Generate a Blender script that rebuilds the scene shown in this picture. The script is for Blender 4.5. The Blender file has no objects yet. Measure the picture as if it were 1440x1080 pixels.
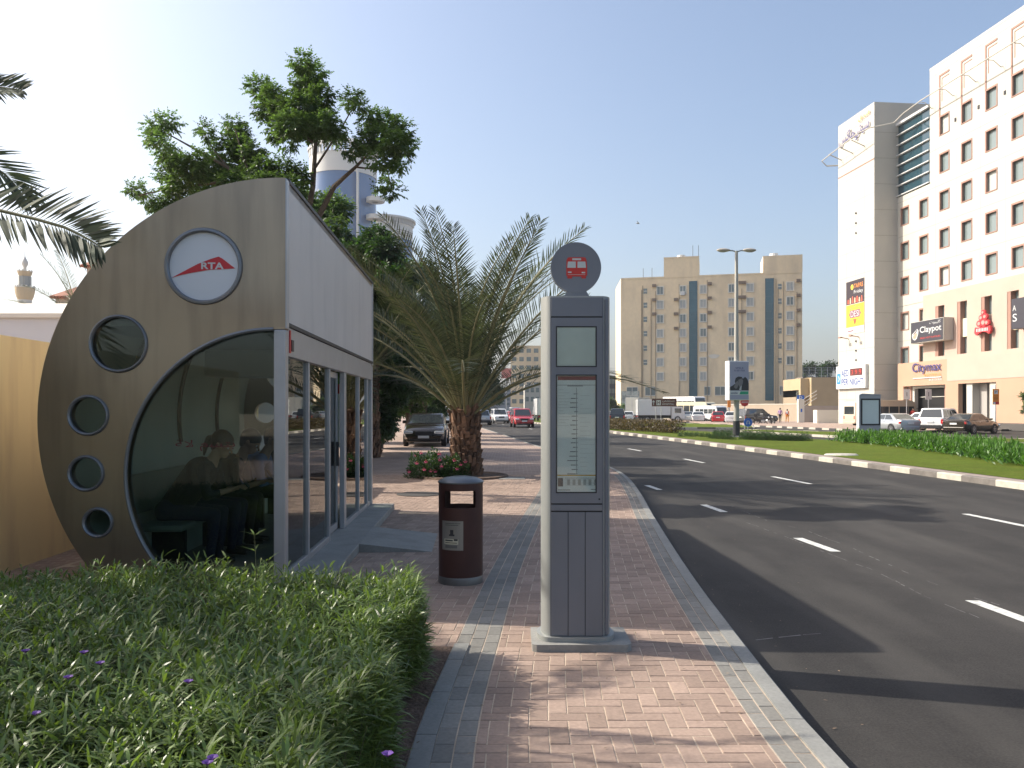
import bpy, math, random
import numpy as np
from mathutils import Vector, Matrix
from mathutils.geometry import tessellate_polygon
random.seed(7); RNG = np.random.default_rng(11)
scene = bpy.context.scene
COL = scene.collection
PI = math.pi
F, CX, HY, CH = 1150.0, 720.0, 576.0, 1.6      # focal length in px, centre column, horizon row, eye height

def at(px, py, Y):
    """world point seen at photo pixel (px,py) at distance Y"""
    return Vector(((px-CX)/F*Y, Y, CH+(HY-py)/F*Y))

# ------------------------------------------------------------------ materials
def mat(name, col, rough=.6, metal=0., var=0., noise=None, bump=None, trans=0., coat=0., spec=.5, dirt=None, emit=0.):
    m = bpy.data.materials.new(name); m.use_nodes = True
    nt = m.node_tree; N = nt.nodes; Lk = nt.links
    bs = N['Principled BSDF']; out = N['Material Output']
    bs.inputs['Roughness'].default_value = rough
    bs.inputs['Metallic'].default_value = metal
    bs.inputs['Specular IOR Level'].default_value = spec
    bs.inputs['Coat Weight'].default_value = coat
    bs.inputs['Coat Roughness'].default_value = .08
    rgb = N.new('ShaderNodeRGB'); rgb.outputs[0].default_value = (*col, 1)
    cur = rgb.outputs[0]
    geo = N.new('ShaderNodeNewGeometry')
    def mul(cur, fac_socket, lo, hi):
        mr = N.new('ShaderNodeMapRange'); mr.inputs['To Min'].default_value = lo; mr.inputs['To Max'].default_value = hi
        Lk.new(fac_socket, mr.inputs['Value'])
        vm = N.new('ShaderNodeVectorMath'); vm.operation = 'SCALE'
        Lk.new(cur, vm.inputs[0]); Lk.new(mr.outputs[0], vm.inputs['Scale'])
        return vm.outputs[0]
    if noise:
        for (sc, amt) in (noise if isinstance(noise, list) else [noise]):
            t = N.new('ShaderNodeTexNoise'); t.inputs['Scale'].default_value = sc; t.inputs['Detail'].default_value = 5
            Lk.new(geo.outputs['Position'], t.inputs['Vector'])
            ra = N.new('ShaderNodeMapRange'); ra.inputs['From Min'].default_value = .3; ra.inputs['From Max'].default_value = .7
            Lk.new(t.outputs['Fac'], ra.inputs['Value'])
            cur = mul(cur, ra.outputs[0], 1-amt, 1+amt)
    if var:
        a = N.new('ShaderNodeAttribute'); a.attribute_name = 'rnd'
        cur = mul(cur, a.outputs['Fac'], 1-var, 1+var)
    if dirt:   # (scale xyz, colour, amount) streaky wear with a shape of its own
        mp = N.new('ShaderNodeMapping'); mp.inputs['Scale'].default_value = dirt[0]
        Lk.new(geo.outputs['Position'], mp.inputs[0])
        t = N.new('ShaderNodeTexNoise'); t.inputs['Scale'].default_value = 1; t.inputs['Detail'].default_value = 6
        Lk.new(mp.outputs[0], t.inputs['Vector'])
        ra = N.new('ShaderNodeMapRange'); ra.inputs['From Min'].default_value = .48; ra.inputs['From Max'].default_value = .75
        ra.inputs['To Max'].default_value = dirt[2]
        Lk.new(t.outputs['Fac'], ra.inputs['Value'])
        mx = N.new('ShaderNodeMix'); mx.data_type = 'RGBA'
        Lk.new(ra.outputs[0], mx.inputs[0]); Lk.new(cur, mx.inputs[6]); mx.inputs[7].default_value = (*dirt[1], 1)
        cur = mx.outputs[2]
    Lk.new(cur, bs.inputs['Base Color'])
    if bump:
        t = N.new('ShaderNodeTexNoise'); t.inputs['Scale'].default_value = bump[0]; t.inputs['Detail'].default_value = 4
        Lk.new(geo.outputs['Position'], t.inputs['Vector'])
        b = N.new('ShaderNodeBump'); b.inputs['Strength'].default_value = bump[1]; b.inputs['Distance'].default_value = bump[2] if len(bump) > 2 else .01
        Lk.new(t.outputs['Fac'], b.inputs['Height']); Lk.new(b.outputs[0], bs.inputs['Normal'])
    if trans:
        tr = N.new('ShaderNodeBsdfTranslucent'); 
        sc = N.new('ShaderNodeVectorMath'); sc.operation = 'MULTIPLY'; sc.inputs[1].default_value = (1.5, 1.6, .6)
        Lk.new(cur, sc.inputs[0]); Lk.new(sc.outputs[0], tr.inputs['Color'])
        mx = N.new('ShaderNodeMixShader'); mx.inputs[0].default_value = trans
        Lk.new(bs.outputs[0], mx.inputs[1]); Lk.new(tr.outputs[0], mx.inputs[2]); Lk.new(mx.outputs[0], out.inputs[0])
    if emit:
        Lk.new(cur, bs.inputs['Emission Color']); bs.inputs['Emission Strength'].default_value = emit
    return m

def glass_mat(name, tint, rough=.01, ior=1.5):
    m = bpy.data.materials.new(name); m.use_nodes = True
    nt = m.node_tree; N = nt.nodes; Lk = nt.links; N.remove(N['Principled BSDF'])
    tr = N.new('ShaderNodeBsdfTransparent'); tr.inputs[0].default_value = (*tint, 1)
    gl = N.new('ShaderNodeBsdfGlossy'); gl.inputs['Roughness'].default_value = rough; gl.inputs[0].default_value = (.95, .97, .97, 1)
    fr = N.new('ShaderNodeFresnel'); fr.inputs[0].default_value = ior
    mx = N.new('ShaderNodeMixShader')
    Lk.new(fr.outputs[0], mx.inputs[0]); Lk.new(tr.outputs[0], mx.inputs[1]); Lk.new(gl.outputs[0], mx.inputs[2])
    Lk.new(mx.outputs[0], N['Material Output'].inputs[0])
    return m

def brick_mat(name, c1, c2, mortar, w, h, rough=.85, off=.5, msize=.008, coord='XY', noise=2.0):
    m = bpy.data.materials.new(name); m.use_nodes = True
    nt = m.node_tree; N = nt.nodes; Lk = nt.links; bs = N['Principled BSDF']; bs.inputs['Roughness'].default_value = rough
    geo = N.new('ShaderNodeNewGeometry'); vec = geo.outputs['Position']
    if coord != 'XY':
        sx = N.new('ShaderNodeSeparateXYZ'); cx = N.new('ShaderNodeCombineXYZ'); Lk.new(vec, sx.inputs[0])
        Lk.new(sx.outputs[0 if coord[0] == 'X' else 1], cx.inputs[0]); Lk.new(sx.outputs[2], cx.inputs[1]); vec = cx.outputs[0]
    b = N.new('ShaderNodeTexBrick'); b.offset = off
    b.inputs['Color1'].default_value = (*c1, 1); b.inputs['Color2'].default_value = (*c2, 1); b.inputs['Mortar'].default_value = (*mortar, 1)
    b.inputs['Scale'].default_value = 1; b.inputs['Brick Width'].default_value = w; b.inputs['Row Height'].default_value = h
    b.inputs['Mortar Size'].default_value = msize; b.inputs['Mortar Smooth'].default_value = .2
    Lk.new(vec, b.inputs['Vector'])
    t = N.new('ShaderNodeTexNoise'); t.inputs['Scale'].default_value = noise; t.inputs['Detail'].default_value = 5
    Lk.new(geo.outputs['Position'], t.inputs['Vector'])
    mr = N.new('ShaderNodeMapRange'); mr.inputs['From Min'].default_value = .3; mr.inputs['From Max'].default_value = .7
    mr.inputs['To Min'].default_value = .82; mr.inputs['To Max'].default_value = 1.15; Lk.new(t.outputs[0], mr.inputs[0])
    vm = N.new('ShaderNodeVectorMath'); vm.operation = 'SCALE'; Lk.new(b.outputs['Color'], vm.inputs[0]); Lk.new(mr.outputs[0], vm.inputs['Scale'])
    Lk.new(vm.outputs[0], bs.inputs['Base Color'])
    return m

# ------------------------------------------------------------------ mesh builder
class MB:
    def __init__(s): s.v = []; s.f = []; s.m = []; s.r = []; s.k = []
    def add(s, vs, fs, mi=0, M=None, rnd=None):
        o = len(s.v); s.k.append((len(s.v),len(s.f)))
        s.v += [tuple(M @ Vector(v)) for v in vs] if M is not None else [tuple(v) for v in vs]
        rr = random.random() if rnd is None else rnd
        for f in fs: s.f.append(tuple(i+o for i in f)); s.m.append(mi); s.r.append(rr)
        return s
    def box(s, x0, x1, y0, y1, z0, z1, mi=0, M=None):
        vs = [(x0,y0,z0),(x1,y0,z0),(x1,y1,z0),(x0,y1,z0),(x0,y0,z1),(x1,y0,z1),(x1,y1,z1),(x0,y1,z1)]
        return s.add(vs, [(0,3,2,1),(4,5,6,7),(0,1,5,4),(1,2,6,5),(2,3,7,6),(3,0,4,7)], mi, M)
    def quad(s, a, b, c, d, mi=0, M=None): return s.add([a,b,c,d], [(0,1,2,3)], mi, M)
    def prism(s, pts, h0, h1, axis='z', mi=0, M=None, holes=(), mi_side=None):
        """2D outline (with holes) extruded along an axis; pts (a,b): z->(x,y) y->(x,z) x->(y,z)"""
        loops = [list(pts)]+[list(h) for h in holes]
        flat = [p for l in loops for p in l]; n = len(flat)
        def P(p, h):
            return (p[0],p[1],h) if axis == 'z' else ((p[0],h,p[1]) if axis == 'y' else (h,p[0],p[1]))
        tris = tessellate_polygon([[Vector((p[0],p[1],0)) for p in l] for l in loops])
        vs = [P(p,h0) for p in flat]+[P(p,h1) for p in flat]
        fs = [];
        for t in tris:
            a,b,c = (flat[i] for i in t)
            cr = (b[0]-a[0])*(c[1]-a[1])-(b[1]-a[1])*(c[0]-a[0])
            if abs(cr) < 1e-12: continue
            t = t if cr > 0 else (t[0],t[2],t[1])
            up = tuple(i+n for i in t); dn = (t[0],t[2],t[1])
            if axis == 'y': up, dn = tuple(reversed(up)), tuple(reversed(dn))
            if h1 < h0: up, dn = tuple(reversed(up)), tuple(reversed(dn))
            fs += [up, dn]
        s.add(vs, fs, mi, M)
        fs = []; o = 0
        for l in loops:
            k = len(l)
            area = sum(l[i][0]*l[(i+1)%k][1]-l[(i+1)%k][0]*l[i][1] for i in range(k))
            for i in range(k):
                a, b = o+i, o+(i+1)%k
                q = (a,b,b+n,a+n)
                fl = (area < 0) ^ (o > 0) ^ (axis == 'y') ^ (h1 < h0)
                fs.append(tuple(reversed(q)) if fl else q)
            o += k
        s.add(vs, fs, mi if mi_side is None else mi_side, M)
        return s
    def tube(s, pts, rad, n=8, mi=0, M=None, cap=True):
        pts = [Vector(p) for p in pts]; k = len(pts)
        if not hasattr(rad, '__len__'): rad = [rad]*k
        vs = []; fs = []; prev = None
        for i, p in enumerate(pts):
            t = (pts[min(i+1,k-1)]-pts[max(i-1,0)]).normalized()
            if prev is None: u = t.orthogonal().normalized()
            else: u = (prev - t*prev.dot(t)).normalized()
            prev = u; w = t.cross(u)
            for j in range(n):
                a = 2*PI*j/n; vs.append(p+(u*math.cos(a)+w*math.sin(a))*rad[i])
        for i in range(k-1):
            for j in range(n):
                fs.append((i*n+j, i*n+(j+1)%n, (i+1)*n+(j+1)%n, (i+1)*n+j))
        if cap: fs += [tuple(reversed(range(n))), tuple((k-1)*n+j for j in range(n))]
        return s.add(vs, fs, mi, M)
    def lathe(s, prof, c=(0,0,0), n=24, mi=0, M=None, a0=0, a1=2*PI):
        full = abs(a1-a0-2*PI) < 1e-6; cols = n if full else n+1
        vs = []; fs = []; k = len(prof)
        for j in range(cols):
            a = a0+(a1-a0)*j/n
            for r, z in prof: vs.append((c[0]+r*math.cos(a), c[1]+r*math.sin(a), c[2]+z))
        for j in range(n):
            for i in range(k-1):
                a = j*k+i; b = ((j+1)%cols)*k+i
                fs.append((a,b,b+1,a+1))
        return s.add(vs, fs, mi, M)
    def ball(s, c, r, n=10, mi=0, M=None):
        rx, ry, rz = r if hasattr(r, '__len__') else (r,r,r)
        vs = [(c[0],c[1],c[2]-rz)]; fs = []; k = n//2
        for i in range(1,k):
            th = -PI/2+PI*i/k
            for j in range(n): vs.append((c[0]+rx*math.cos(th)*math.cos(2*PI*j/n), c[1]+ry*math.cos(th)*math.sin(2*PI*j/n), c[2]+rz*math.sin(th)))
        vs.append((c[0],c[1],c[2]+rz)); t = len(vs)-1
        for j in range(n):
            fs.append((0,1+(j+1)%n,1+j)); fs.append((t,1+(k-2)*n+j,1+(k-2)*n+(j+1)%n))
            for i in range(k-2): fs.append((1+i*n+j,1+i*n+(j+1)%n,1+(i+1)*n+(j+1)%n,1+(i+1)*n+j))
        return s.add(vs, fs, mi, M)
    def build_each(s, name, mats, parent=None, **kw):
        """every added piece becomes a part of its own"""
        out = []; ks = s.k+[(len(s.v),len(s.f))]
        for (v0,f0),(v1,f1) in zip(ks[:-1],ks[1:]):
            q = MB(); q.v = s.v[v0:v1]; q.f = [tuple(i-v0 for i in f) for f in s.f[f0:f1]]; q.m = s.m[f0:f1]; q.r = s.r[f0:f1]
            out.append(q.build(name, mats, parent, **kw))
        return out
    def build(s, name, mats, parent=None, smooth=False, bevel=0, seg=2, loc=None, rz=0, ang=35):
        me = bpy.data.meshes.new(name); me.from_pydata(s.v, [], s.f)
        mats = mats if isinstance(mats, (list,tuple)) else [mats]
        for m in mats: me.materials.append(m)
        me.polygons.foreach_set('material_index', s.m)
        a = me.attributes.new('rnd','FLOAT','FACE'); a.data.foreach_set('value', s.r)
        if smooth:
            me.polygons.foreach_set('use_smooth', [True]*len(s.f)); me.set_sharp_from_angle(angle=math.radians(ang))
        me.update()
        return link(name, me, parent, bevel, seg, loc, rz)
def link(name, me, parent=None, bevel=0, seg=2, loc=None, rz=0):
    o = bpy.data.objects.new(name, me); COL.objects.link(o)
    if parent is not None: o.parent = parent
    if loc is not None: o.location = loc
    if rz: o.rotation_euler = (0,0,rz)
    if bevel:
        b = o.modifiers.new('bevel','BEVEL'); b.width = bevel; b.segments = seg; b.limit_method = 'ANGLE'; b.angle_limit = math.radians(40)
    return o
def circ(cx, cy, r, n=32, a0=0, a1=2*PI, end=False):
    k = n if not end else n+1
    return [(cx+r*math.cos(a0+(a1-a0)*i/n), cy+r*math.sin(a0+(a1-a0)*i/n)) for i in range(k)]
def tag(o, label, cat, group=None):
    o['label'] = label; o['category'] = cat
    if group: o['group'] = group
    return o
def thing(name, label, cat, loc=(0,0,0), rz=0, group=None):
    o = bpy.data.objects.new(name, None); COL.objects.link(o); o.location = loc; o.rotation_euler = (0,0,rz)
    o.empty_display_size = .2
    return tag(o, label, cat, group)
def struct(o, kind='structure'): o['kind'] = kind; return o
def copy_tree(o, parent=None):
    c = o.copy(); COL.objects.link(c)
    if parent is not None: c.parent = parent
    for ch in [x for x in ALLKIDS(o)]: copy_tree(ch, c)
    return c
def ALLKIDS(o): return [x for x in bpy.data.objects if x.parent == o]

# text -> mesh pieces fitted in a box; M maps local (x right, y up, z out)
def text(mb, s, M, x0, y0, w, h, mi=0, ext=0.004, keep=False, off=0):
    cu = bpy.data.curves.new('t','FONT'); cu.body = s; cu.size = 1; cu.resolution_u = 3; cu.offset = off
    ob = bpy.data.objects.new('t', cu); COL.objects.link(ob)
    me = ob.to_mesh()
    vs = [v.co.copy() for v in me.vertices]; fs = [tuple(p.vertices) for p in me.polygons]
    ob.to_mesh_clear(); bpy.data.objects.remove(ob); bpy.data.curves.remove(cu)
    if not vs: return
    ax = min(v.x for v in vs); bx = max(v.x for v in vs); ay = min(v.y for v in vs); by = max(v.y for v in vs)
    sx = w/max(bx-ax,1e-6); sy = h/max(by-ay,1e-6)
    if keep: sx = sy = min(sx, sy)
    mb.add([(x0+(v.x-ax)*sx, y0+(v.y-ay)*sy, ext) for v in vs], fs, mi, M)

# leaves: numpy batch of narrow leaf blades
def leaf_mesh(name, pos, d, up, L, W, droop, mats, rnd=None, fold=.25, prof=(.35,.72)):
    n = len(pos); d = d/np.linalg.norm(d,axis=1,keepdims=True)
    side = np.cross(d, up); side /= np.maximum(np.linalg.norm(side,axis=1,keepdims=True),1e-6)
    nr = np.cross(side, d)
    V = np.empty((n,6,3),np.float32)
    L = L[:,None]; W = W[:,None]; dr = droop[:,None]
    dn = np.array([[0,0,-1.]])
    def P(s_): return pos+d*L*s_+dn*(dr*L*s_*s_)
    V[:,0] = P(0); V[:,5] = P(1.)
    a = P(prof[0]); b = P(prof[1])
    V[:,1] = a-side*W+nr*W*fold; V[:,2] = a+side*W+nr*W*fold
    V[:,3] = b-side*W*.65+nr*W*fold*.6; V[:,4] = b+side*W*.65+nr*W*fold*.6
    base = (np.arange(n)*6)[:,None]
    tri = np.array([0,2,1, 1,2,4,3, 3,4,5])
    loops = (base+tri[None]).ravel().astype(np.int32)
    me = bpy.data.meshes.new(name)
    me.vertices.add(n*6); me.vertices.foreach_set('co', V.ravel())
    me.loops.add(len(loops)); me.loops.foreach_set('vertex_index', loops)
    me.polygons.add(n*3)
    tot = np.tile(np.array([3,4,3]),n); st = np.concatenate([[0],np.cumsum(tot)[:-1]]).astype(np.int32)
    me.polygons.foreach_set('loop_start', st)
    try: me.polygons.foreach_set('loop_total', tot.astype(np.int32))
    except Exception: pass
    for m in (mats if isinstance(mats,(list,tuple)) else [mats]): me.materials.append(m)
    r = RNG.random(n) if rnd is None else rnd
    at_ = me.attributes.new('rnd','FLOAT','FACE'); at_.data.foreach_set('value', np.repeat(r,3).astype(np.float32))
    me.update(calc_edges=True); me.validate()
    return me
def rand_dirs(n):
    v = RNG.normal(size=(n,3)); return v/np.linalg.norm(v,axis=1,keepdims=True)

def interp(pts, z):
    """smooth curve X(z) through control points"""
    if z <= pts[0][0]: return pts[0][1]+(z-pts[0][0])*(pts[1][1]-pts[0][1])/(pts[1][0]-pts[0][0])
    if z >= pts[-1][0]: return pts[-1][1]+(z-pts[-1][0])*(pts[-1][1]-pts[-2][1])/(pts[-1][0]-pts[-2][0])
    for i in range(len(pts)-1):
        if z <= pts[i+1][0]:
            a, b = pts[i], pts[i+1]; t = (z-a[0])/(b[0]-a[0]); h = b[0]-a[0]
            pa = pts[i-1] if i else a; pb = pts[i+2] if i+2 < len(pts) else b
            ma = (b[1]-pa[1])/(b[0]-pa[0]); mb_ = (pb[1]-a[1])/(pb[0]-a[0])
            return (2*t**3-3*t*t+1)*a[1]+(t**3-2*t*t+t)*h*ma+(-2*t**3+3*t*t)*b[1]+(t**3-t*t)*h*mb_

# ------------------------------------------------------------------ palette
m_asph = mat('asphalt', (.033,.0305,.028), .85, spec=.3, noise=[(.35,.16),(2.3,.13),(14,.07),(70,.34)], bump=(140,.5,.004), dirt=((1.3,.22,1),(.070,.065,.058),.75))
m_paint = mat('road_paint', (.60,.60,.56), .7, noise=[(25,.14)], dirt=((14,14,9),(.14,.14,.135),.8))
m_grass = mat('lawn', (.085,.120,.014), .95, spec=.1, noise=[(.5,.12),(4,.14),(26,.35)], dirt=((1.1,1.1,1),(.13,.12,.03),.45), bump=(60,.8,.03))
m_sand = mat('sand_ground', (.36,.30,.22), .95, noise=[(.05,.1),(2,.1)])
m_soil = mat('soil', (.13,.085,.06), .95, noise=[(8,.2),(60,.4)], bump=(40,1,.02))
m_brick = mat('paver_red', (.315,.232,.185), .88, spec=.25, var=.16, noise=[(1.2,.1),(45,.12)], bump=(220,.35,.002))
m_brickg = mat('paver_grey', (.215,.207,.187), .88, spec=.25, var=.14, noise=[(1.5,.1),(45,.12)], bump=(220,.35,.002))
m_joint = mat('joint_sand', (.47,.38,.29), .95, noise=[(3,.25),(120,.2)])
m_kerb = mat('kerb_stone', (.225,.225,.21), .85, noise=[(2,.12),(50,.1)], bump=(90,.4,.003))
m_kblk = mat('kerb_grey', (.15,.135,.12), .85, noise=[(5,.2)])
m_kwht = mat('kerb_white', (.46,.43,.36), .8, noise=[(5,.12)], dirt=((6,6,6),(.3,.27,.22),.5))
m_pavfar = brick_mat('paving_far', (.32,.228,.185), (.28,.20,.165), (.42,.34,.26), .2, .1)
m_conc = mat('concrete', (.26,.255,.235), .85, noise=[(3,.1),(40,.1)], bump=(60,.3,.003), dirt=((5,5,5),(.16,.15,.13),.5))
m_alu = mat('aluminium', (.42,.43,.45), .42, .65, noise=[(6,.05)])
m_steel = mat('brushed_champagne_steel', (.375,.305,.225), .33, .9, noise=[(1.6,.07)], dirt=((7,7,.7),(.17,.145,.12),.5))
m_fascia = mat('fascia_white', (.62,.58,.545), .5, .1, noise=[(1.5,.04)], dirt=((3,3,.6),(.42,.40,.39),.4))
m_tot = mat('totem_grey_paint', (.165,.178,.20), .45, .25, noise=[(3,.04)], dirt=((6,6,1),(.12,.13,.14),.25))
m_totside = mat('totem_light_edge', (.31,.32,.305), .5, .3, noise=[(3,.05)], dirt=((5,5,1.5),(.30,.30,.28),.5))
m_black = mat('black_rubber', (.012,.012,.013), .6)
m_dark = mat('dark_metal', (.035,.036,.04), .5, .3)
m_paper = mat('poster_paper', (.84,.90,.87), .7, noise=[(9,.04)])
m_white = mat('white_plastic', (.56,.57,.57), .4)
m_red = mat('signal_red', (.55,.045,.035), .5)
m_redlogo = mat('logo_red', (.52,.02,.03), .45)
m_yel = mat('yellow', (.80,.52,.05), .5)
m_org = mat('orange', (.80,.26,.03), .5)
m_blue = mat('sign_blue', (.02,.12,.50), .4)
m_brown = mat('sign_brown', (.10,.035,.025), .5)
m_bin = mat('bin_brown', (.058,.022,.018), .45, .2, var=0, bump=(120,.25,.002), noise=[(9,.08)])
m_glass = glass_mat('shelter_glass', (.76,.82,.79))
m_clear = glass_mat('clear_cover', (.95,.97,.96))
m_tgrey = mat('print_grey', (.10,.11,.11), .7)
m_glz = mat('window_glass', (.17,.21,.21), .10, 0., spec=.8)
m_glzb = mat('curtain_glass', (.02,.055,.075), .05, 0., spec=1.)
m_leafA = mat('leaf_tree', (.074,.125,.050), .5, var=.5, trans=.45)
m_leafB = mat('leaf_dark', (.030,.068,.020), .55, var=.45, trans=.3)
m_leafH = mat('leaf_hedge', (.125,.182,.052), .38, var=.5, trans=.3)
m_leafC = mat('leaf_canna', (.075,.17,.028), .45, var=.4, trans=.4)
m_leafP = mat('leaf_purple', (.085,.060,.024), .5, var=.5, trans=.25)
m_palm = mat('leaf_palm', (.082,.100,.062), .62, var=.45, trans=.12, spec=.25)
m_rach = mat('palm_rachis', (.19,.18,.085), .6, noise=[(5,.2)])
m_bark = mat('bark', (.12,.09,.065), .9, noise=[(12,.3)], bump=(20,.8,.03))
m_bark2 = mat('palm_boot', (.155,.088,.052), .9, var=.6, noise=[(14,.3)], bump=(40,.8,.02))
m_flow = mat('flower_purple', (.15,.06,.34), .6, trans=.3)
m_pink = mat('flower_pink', (.75,.14,.28), .6, trans=.3)
m_stem = mat('stem', (.09,.10,.04), .7)
SKY_DUST, SKY_STR, SUN_STR, EXPO = 4.0, .15, 4.4, 0.63; HAZE = .00028
# ------------------------------------------------------------------ ground
ROADZ = -.13
KL = [(-12,1.7),(3.7,1.51),(5.7,1.60),(8.2,1.77),(12.3,2.14),(16,2.5),(20,2.78),(23.5,2.72),(28,2.3),(36,1.16),(53,-.6),(99,-5.8),(150,-13),(250,-32),(420,-75)]
KM = [(-12,12.6),(8,11.8),(17.6,11.0),(27,10.35),(33,9.87),(44,8.88),(60,7.2),(99,3.1),(150,-3.6),(250,-20),(420,-60)]
L1 = [(0,4.7),(7.06,4.19),(10.6,3.88),(14.6,3.5),(18.4,3.1),(24,2.6)]
L2 = [(0,8.3),(12.9,7.56),(20.3,6.80),(28.4,6.05),(36.9,5.08),(60,3.1),(99,-1.5),(150,-8.3),(250,-26)]
K = lambda z: interp(KL, z)
def zs(a, b, near=.5):
    out = [a]; z = a
    while z < b: z += max(near, abs(z)*.04); out.append(min(z, b))
    return out
def ribbon(name, fl, fr, a, b, z, m, near=.5):
    mb = MB(); Z = zs(a,b,near)
    vs = []; 
    for t in Z: vs += [(fl(t),t,z),(fr(t),t,z)]
    mb.add(vs, [(2*i,2*i+1,2*i+3,2*i+2) for i in range(len(Z)-1)])
    return struct(mb.build(name, m))
g = MB(); g.quad((-1500,-300,-.22),(1500,-300,-.22),(1500,2600,-.22),(-1500,2600,-.22)); struct(g.build('ground', m_sand))
struct(MB().quad((-60,-40,ROADZ),(160,-40,ROADZ),(160,420,ROADZ),(-60,420,ROADZ)).build('road', m_asph))
ribbon('pavement', lambda t: -45, lambda t: K(t)-.11, -12, 420, -.006, m_pavfar)
# herringbone pavers as real stones, bent along the kerb
pv = MB(); J = .0048
def paver(u0, u1, s0, s1, mi, zt=.004):
    tilt = random.uniform(-.0012,.0012); zt += random.uniform(-.0012,.0012)
    def P(u, s_, z): return (K(s_)+u, s_, z)
    a = [P(u0+J,s0+J,zt+tilt),P(u1-J,s0+J,zt),P(u1-J,s1-J,zt-tilt),P(u0+J,s1-J,zt)]
    b = [P(u0+J*.3,s0+J*.3,-.004),P(u1-J*.3,s0+J*.3,-.004),P(u1-J*.3,s1-J*.3,-.004),P(u0+J*.3,s1-J*.3,-.004)]
    pv.add(a+b, [(0,1,2,3),(4,5,1,0),(5,6,2,1),(6,7,3,2),(7,4,0,3)], mi)
S0, S1, c = 1.4, 20., .1
def inbed(X, s_): return X < -.36 and s_ < 5.42
for i in range(-62, 3):
    for j in range(int(S0/c), int(S1/c)):
        u = -.33+i*c+c*0; t = (i-j) % 4
        if t in (0,3):
            uu1, ss1 = (u+2*c, (j+1)*c) if t == 0 else (u+c, (j+2)*c)
            um = (u+uu1)/2; X = K(j*c)+um
            if X < -6.1 or u < -6.4: continue
            for lo, hi in ((-6.4,-1.975),(-1.683,-.288)):     # cut at the grey courses
                ua, ub = max(u,lo), min(uu1,hi)
                if ub-ua < .02: continue
                if lo < -3 and inbed(K(j*c)+(ua+ub)/2, j*c): continue
                paver(ua, ub, j*c, ss1, 0)
for j in range(int(S0/.2), int(S1/.2)):
    for k_, (ua, ub) in enumerate([(-1.975,-1.88),(-1.88,-1.783),(-1.783,-1.685),(-.287,-.20),(-.20,-.115)]):
        if k_ == 0 and j*.2 < 5.4: continue
        o_ = .1 if k_ % 2 else 0
        paver(ua, ub, j*.2+o_, j*.2+.2+o_, 1)
struct(pv.build('pavement_stones', [m_brick, m_brickg]))
jm = MB(); Z = zs(1.2,20,.5)
jm.add([p for t in Z for p in ((K(t)-6.4,t,.0008),(K(t)-.11,t,.0008))], [(2*i,2*i+1,2*i+3,2*i+2) for i in range(len(Z)-1)])
struct(jm.build('pavement_joint_sand', m_joint))
# kerb of the footway
def kerb(name, f, a, b, w, z0, z1, mats, lens, side=1, near=None):
    """kerb stones following X=f(z); side=+1 body lies on +X side"""
    mb = MB(); t = a; i = 0
    while t < b:
        L = lens[i % len(lens)]*max(1, t/120); e = min(t+L-.006, b)
        def Q(tt):
            d = Vector((f(tt+.05)-f(tt-.05), .1)).normalized(); nrm = Vector((d.y,-d.x))*side
            return Vector((f(tt),tt)), nrm
        p, n1 = Q(t); q, n2 = Q(e)
        j = .012
        A = [(p.x,p.y,z0),(p.x,p.y,z1-.02),(p.x+n1.x*.02,p.y+n1.y*.02,z1),(p.x+n1.x*w,p.y+n1.y*w,z1),(p.x+n1.x*w,p.y+n1.y*w,z0)]
        B = [(q.x,q.y,z0),(q.x,q.y,z1-.02),(q.x+n2.x*.02,q.y+n2.y*.02,z1),(q.x+n2.x*w,q.y+n2.y*w,z1),(q.x+n2.x*w,q.y+n2.y*w,z0)]
        fs = [(0,1,6,5),(1,2,7,6),(2,3,8,7),(3,4,9,8),(0,4,3,2,1),(5,6,7,8,9)]
        if side < 0: fs = [tuple(reversed(x)) for x in fs]
        mb.add(A+B, fs, i % len(mats)); t += L; i += 1
    return struct(mb.build(name, mats))
kerb('footway_kerb', K, -12, 420, .115, -.2, .012, [m_kerb], [.9], -1)
# soil bed + edging along the bed
bd = MB(); vs = []; n = 40
for i in range(n+1):
    for j in range(13):
        x = -4.4+(4.4+K(.2+5.3*i/n)-1.985)*j/12; y = .2+5.3*i/n
        vs.append((x,y,.012+.012*math.sin(x*9+y*3)*math.cos(y*7) if j < 12 else .008))
bd.add(vs, [(i*13+j,i*13+j+1,(i+1)*13+j+1,(i+1)*13+j) for i in range(n) for j in range(12)])
struct(bd.build('soil', m_soil, smooth=True))
ed = MB(); t = .4
while t < 5.5:
    L = .6; e = min(t+L-.008,5.55)
    a = K(t)-1.98; b_ = K(e)-1.98
    ed.add([(a,t,-.01),(a+.1,t,-.01),(b_+.1,e,-.01),(b_,e,-.01),(a,t,.014),(a+.1,t,.014),(b_+.1,e,.014),(b_,e,.014)],
           [(4,5,6,7),(0,1,5,4),(1,2,6,5),(2,3,7,6),(3,0,4,7)]); t += L
struct(ed.build('path_edging', m_kerb))
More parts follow.
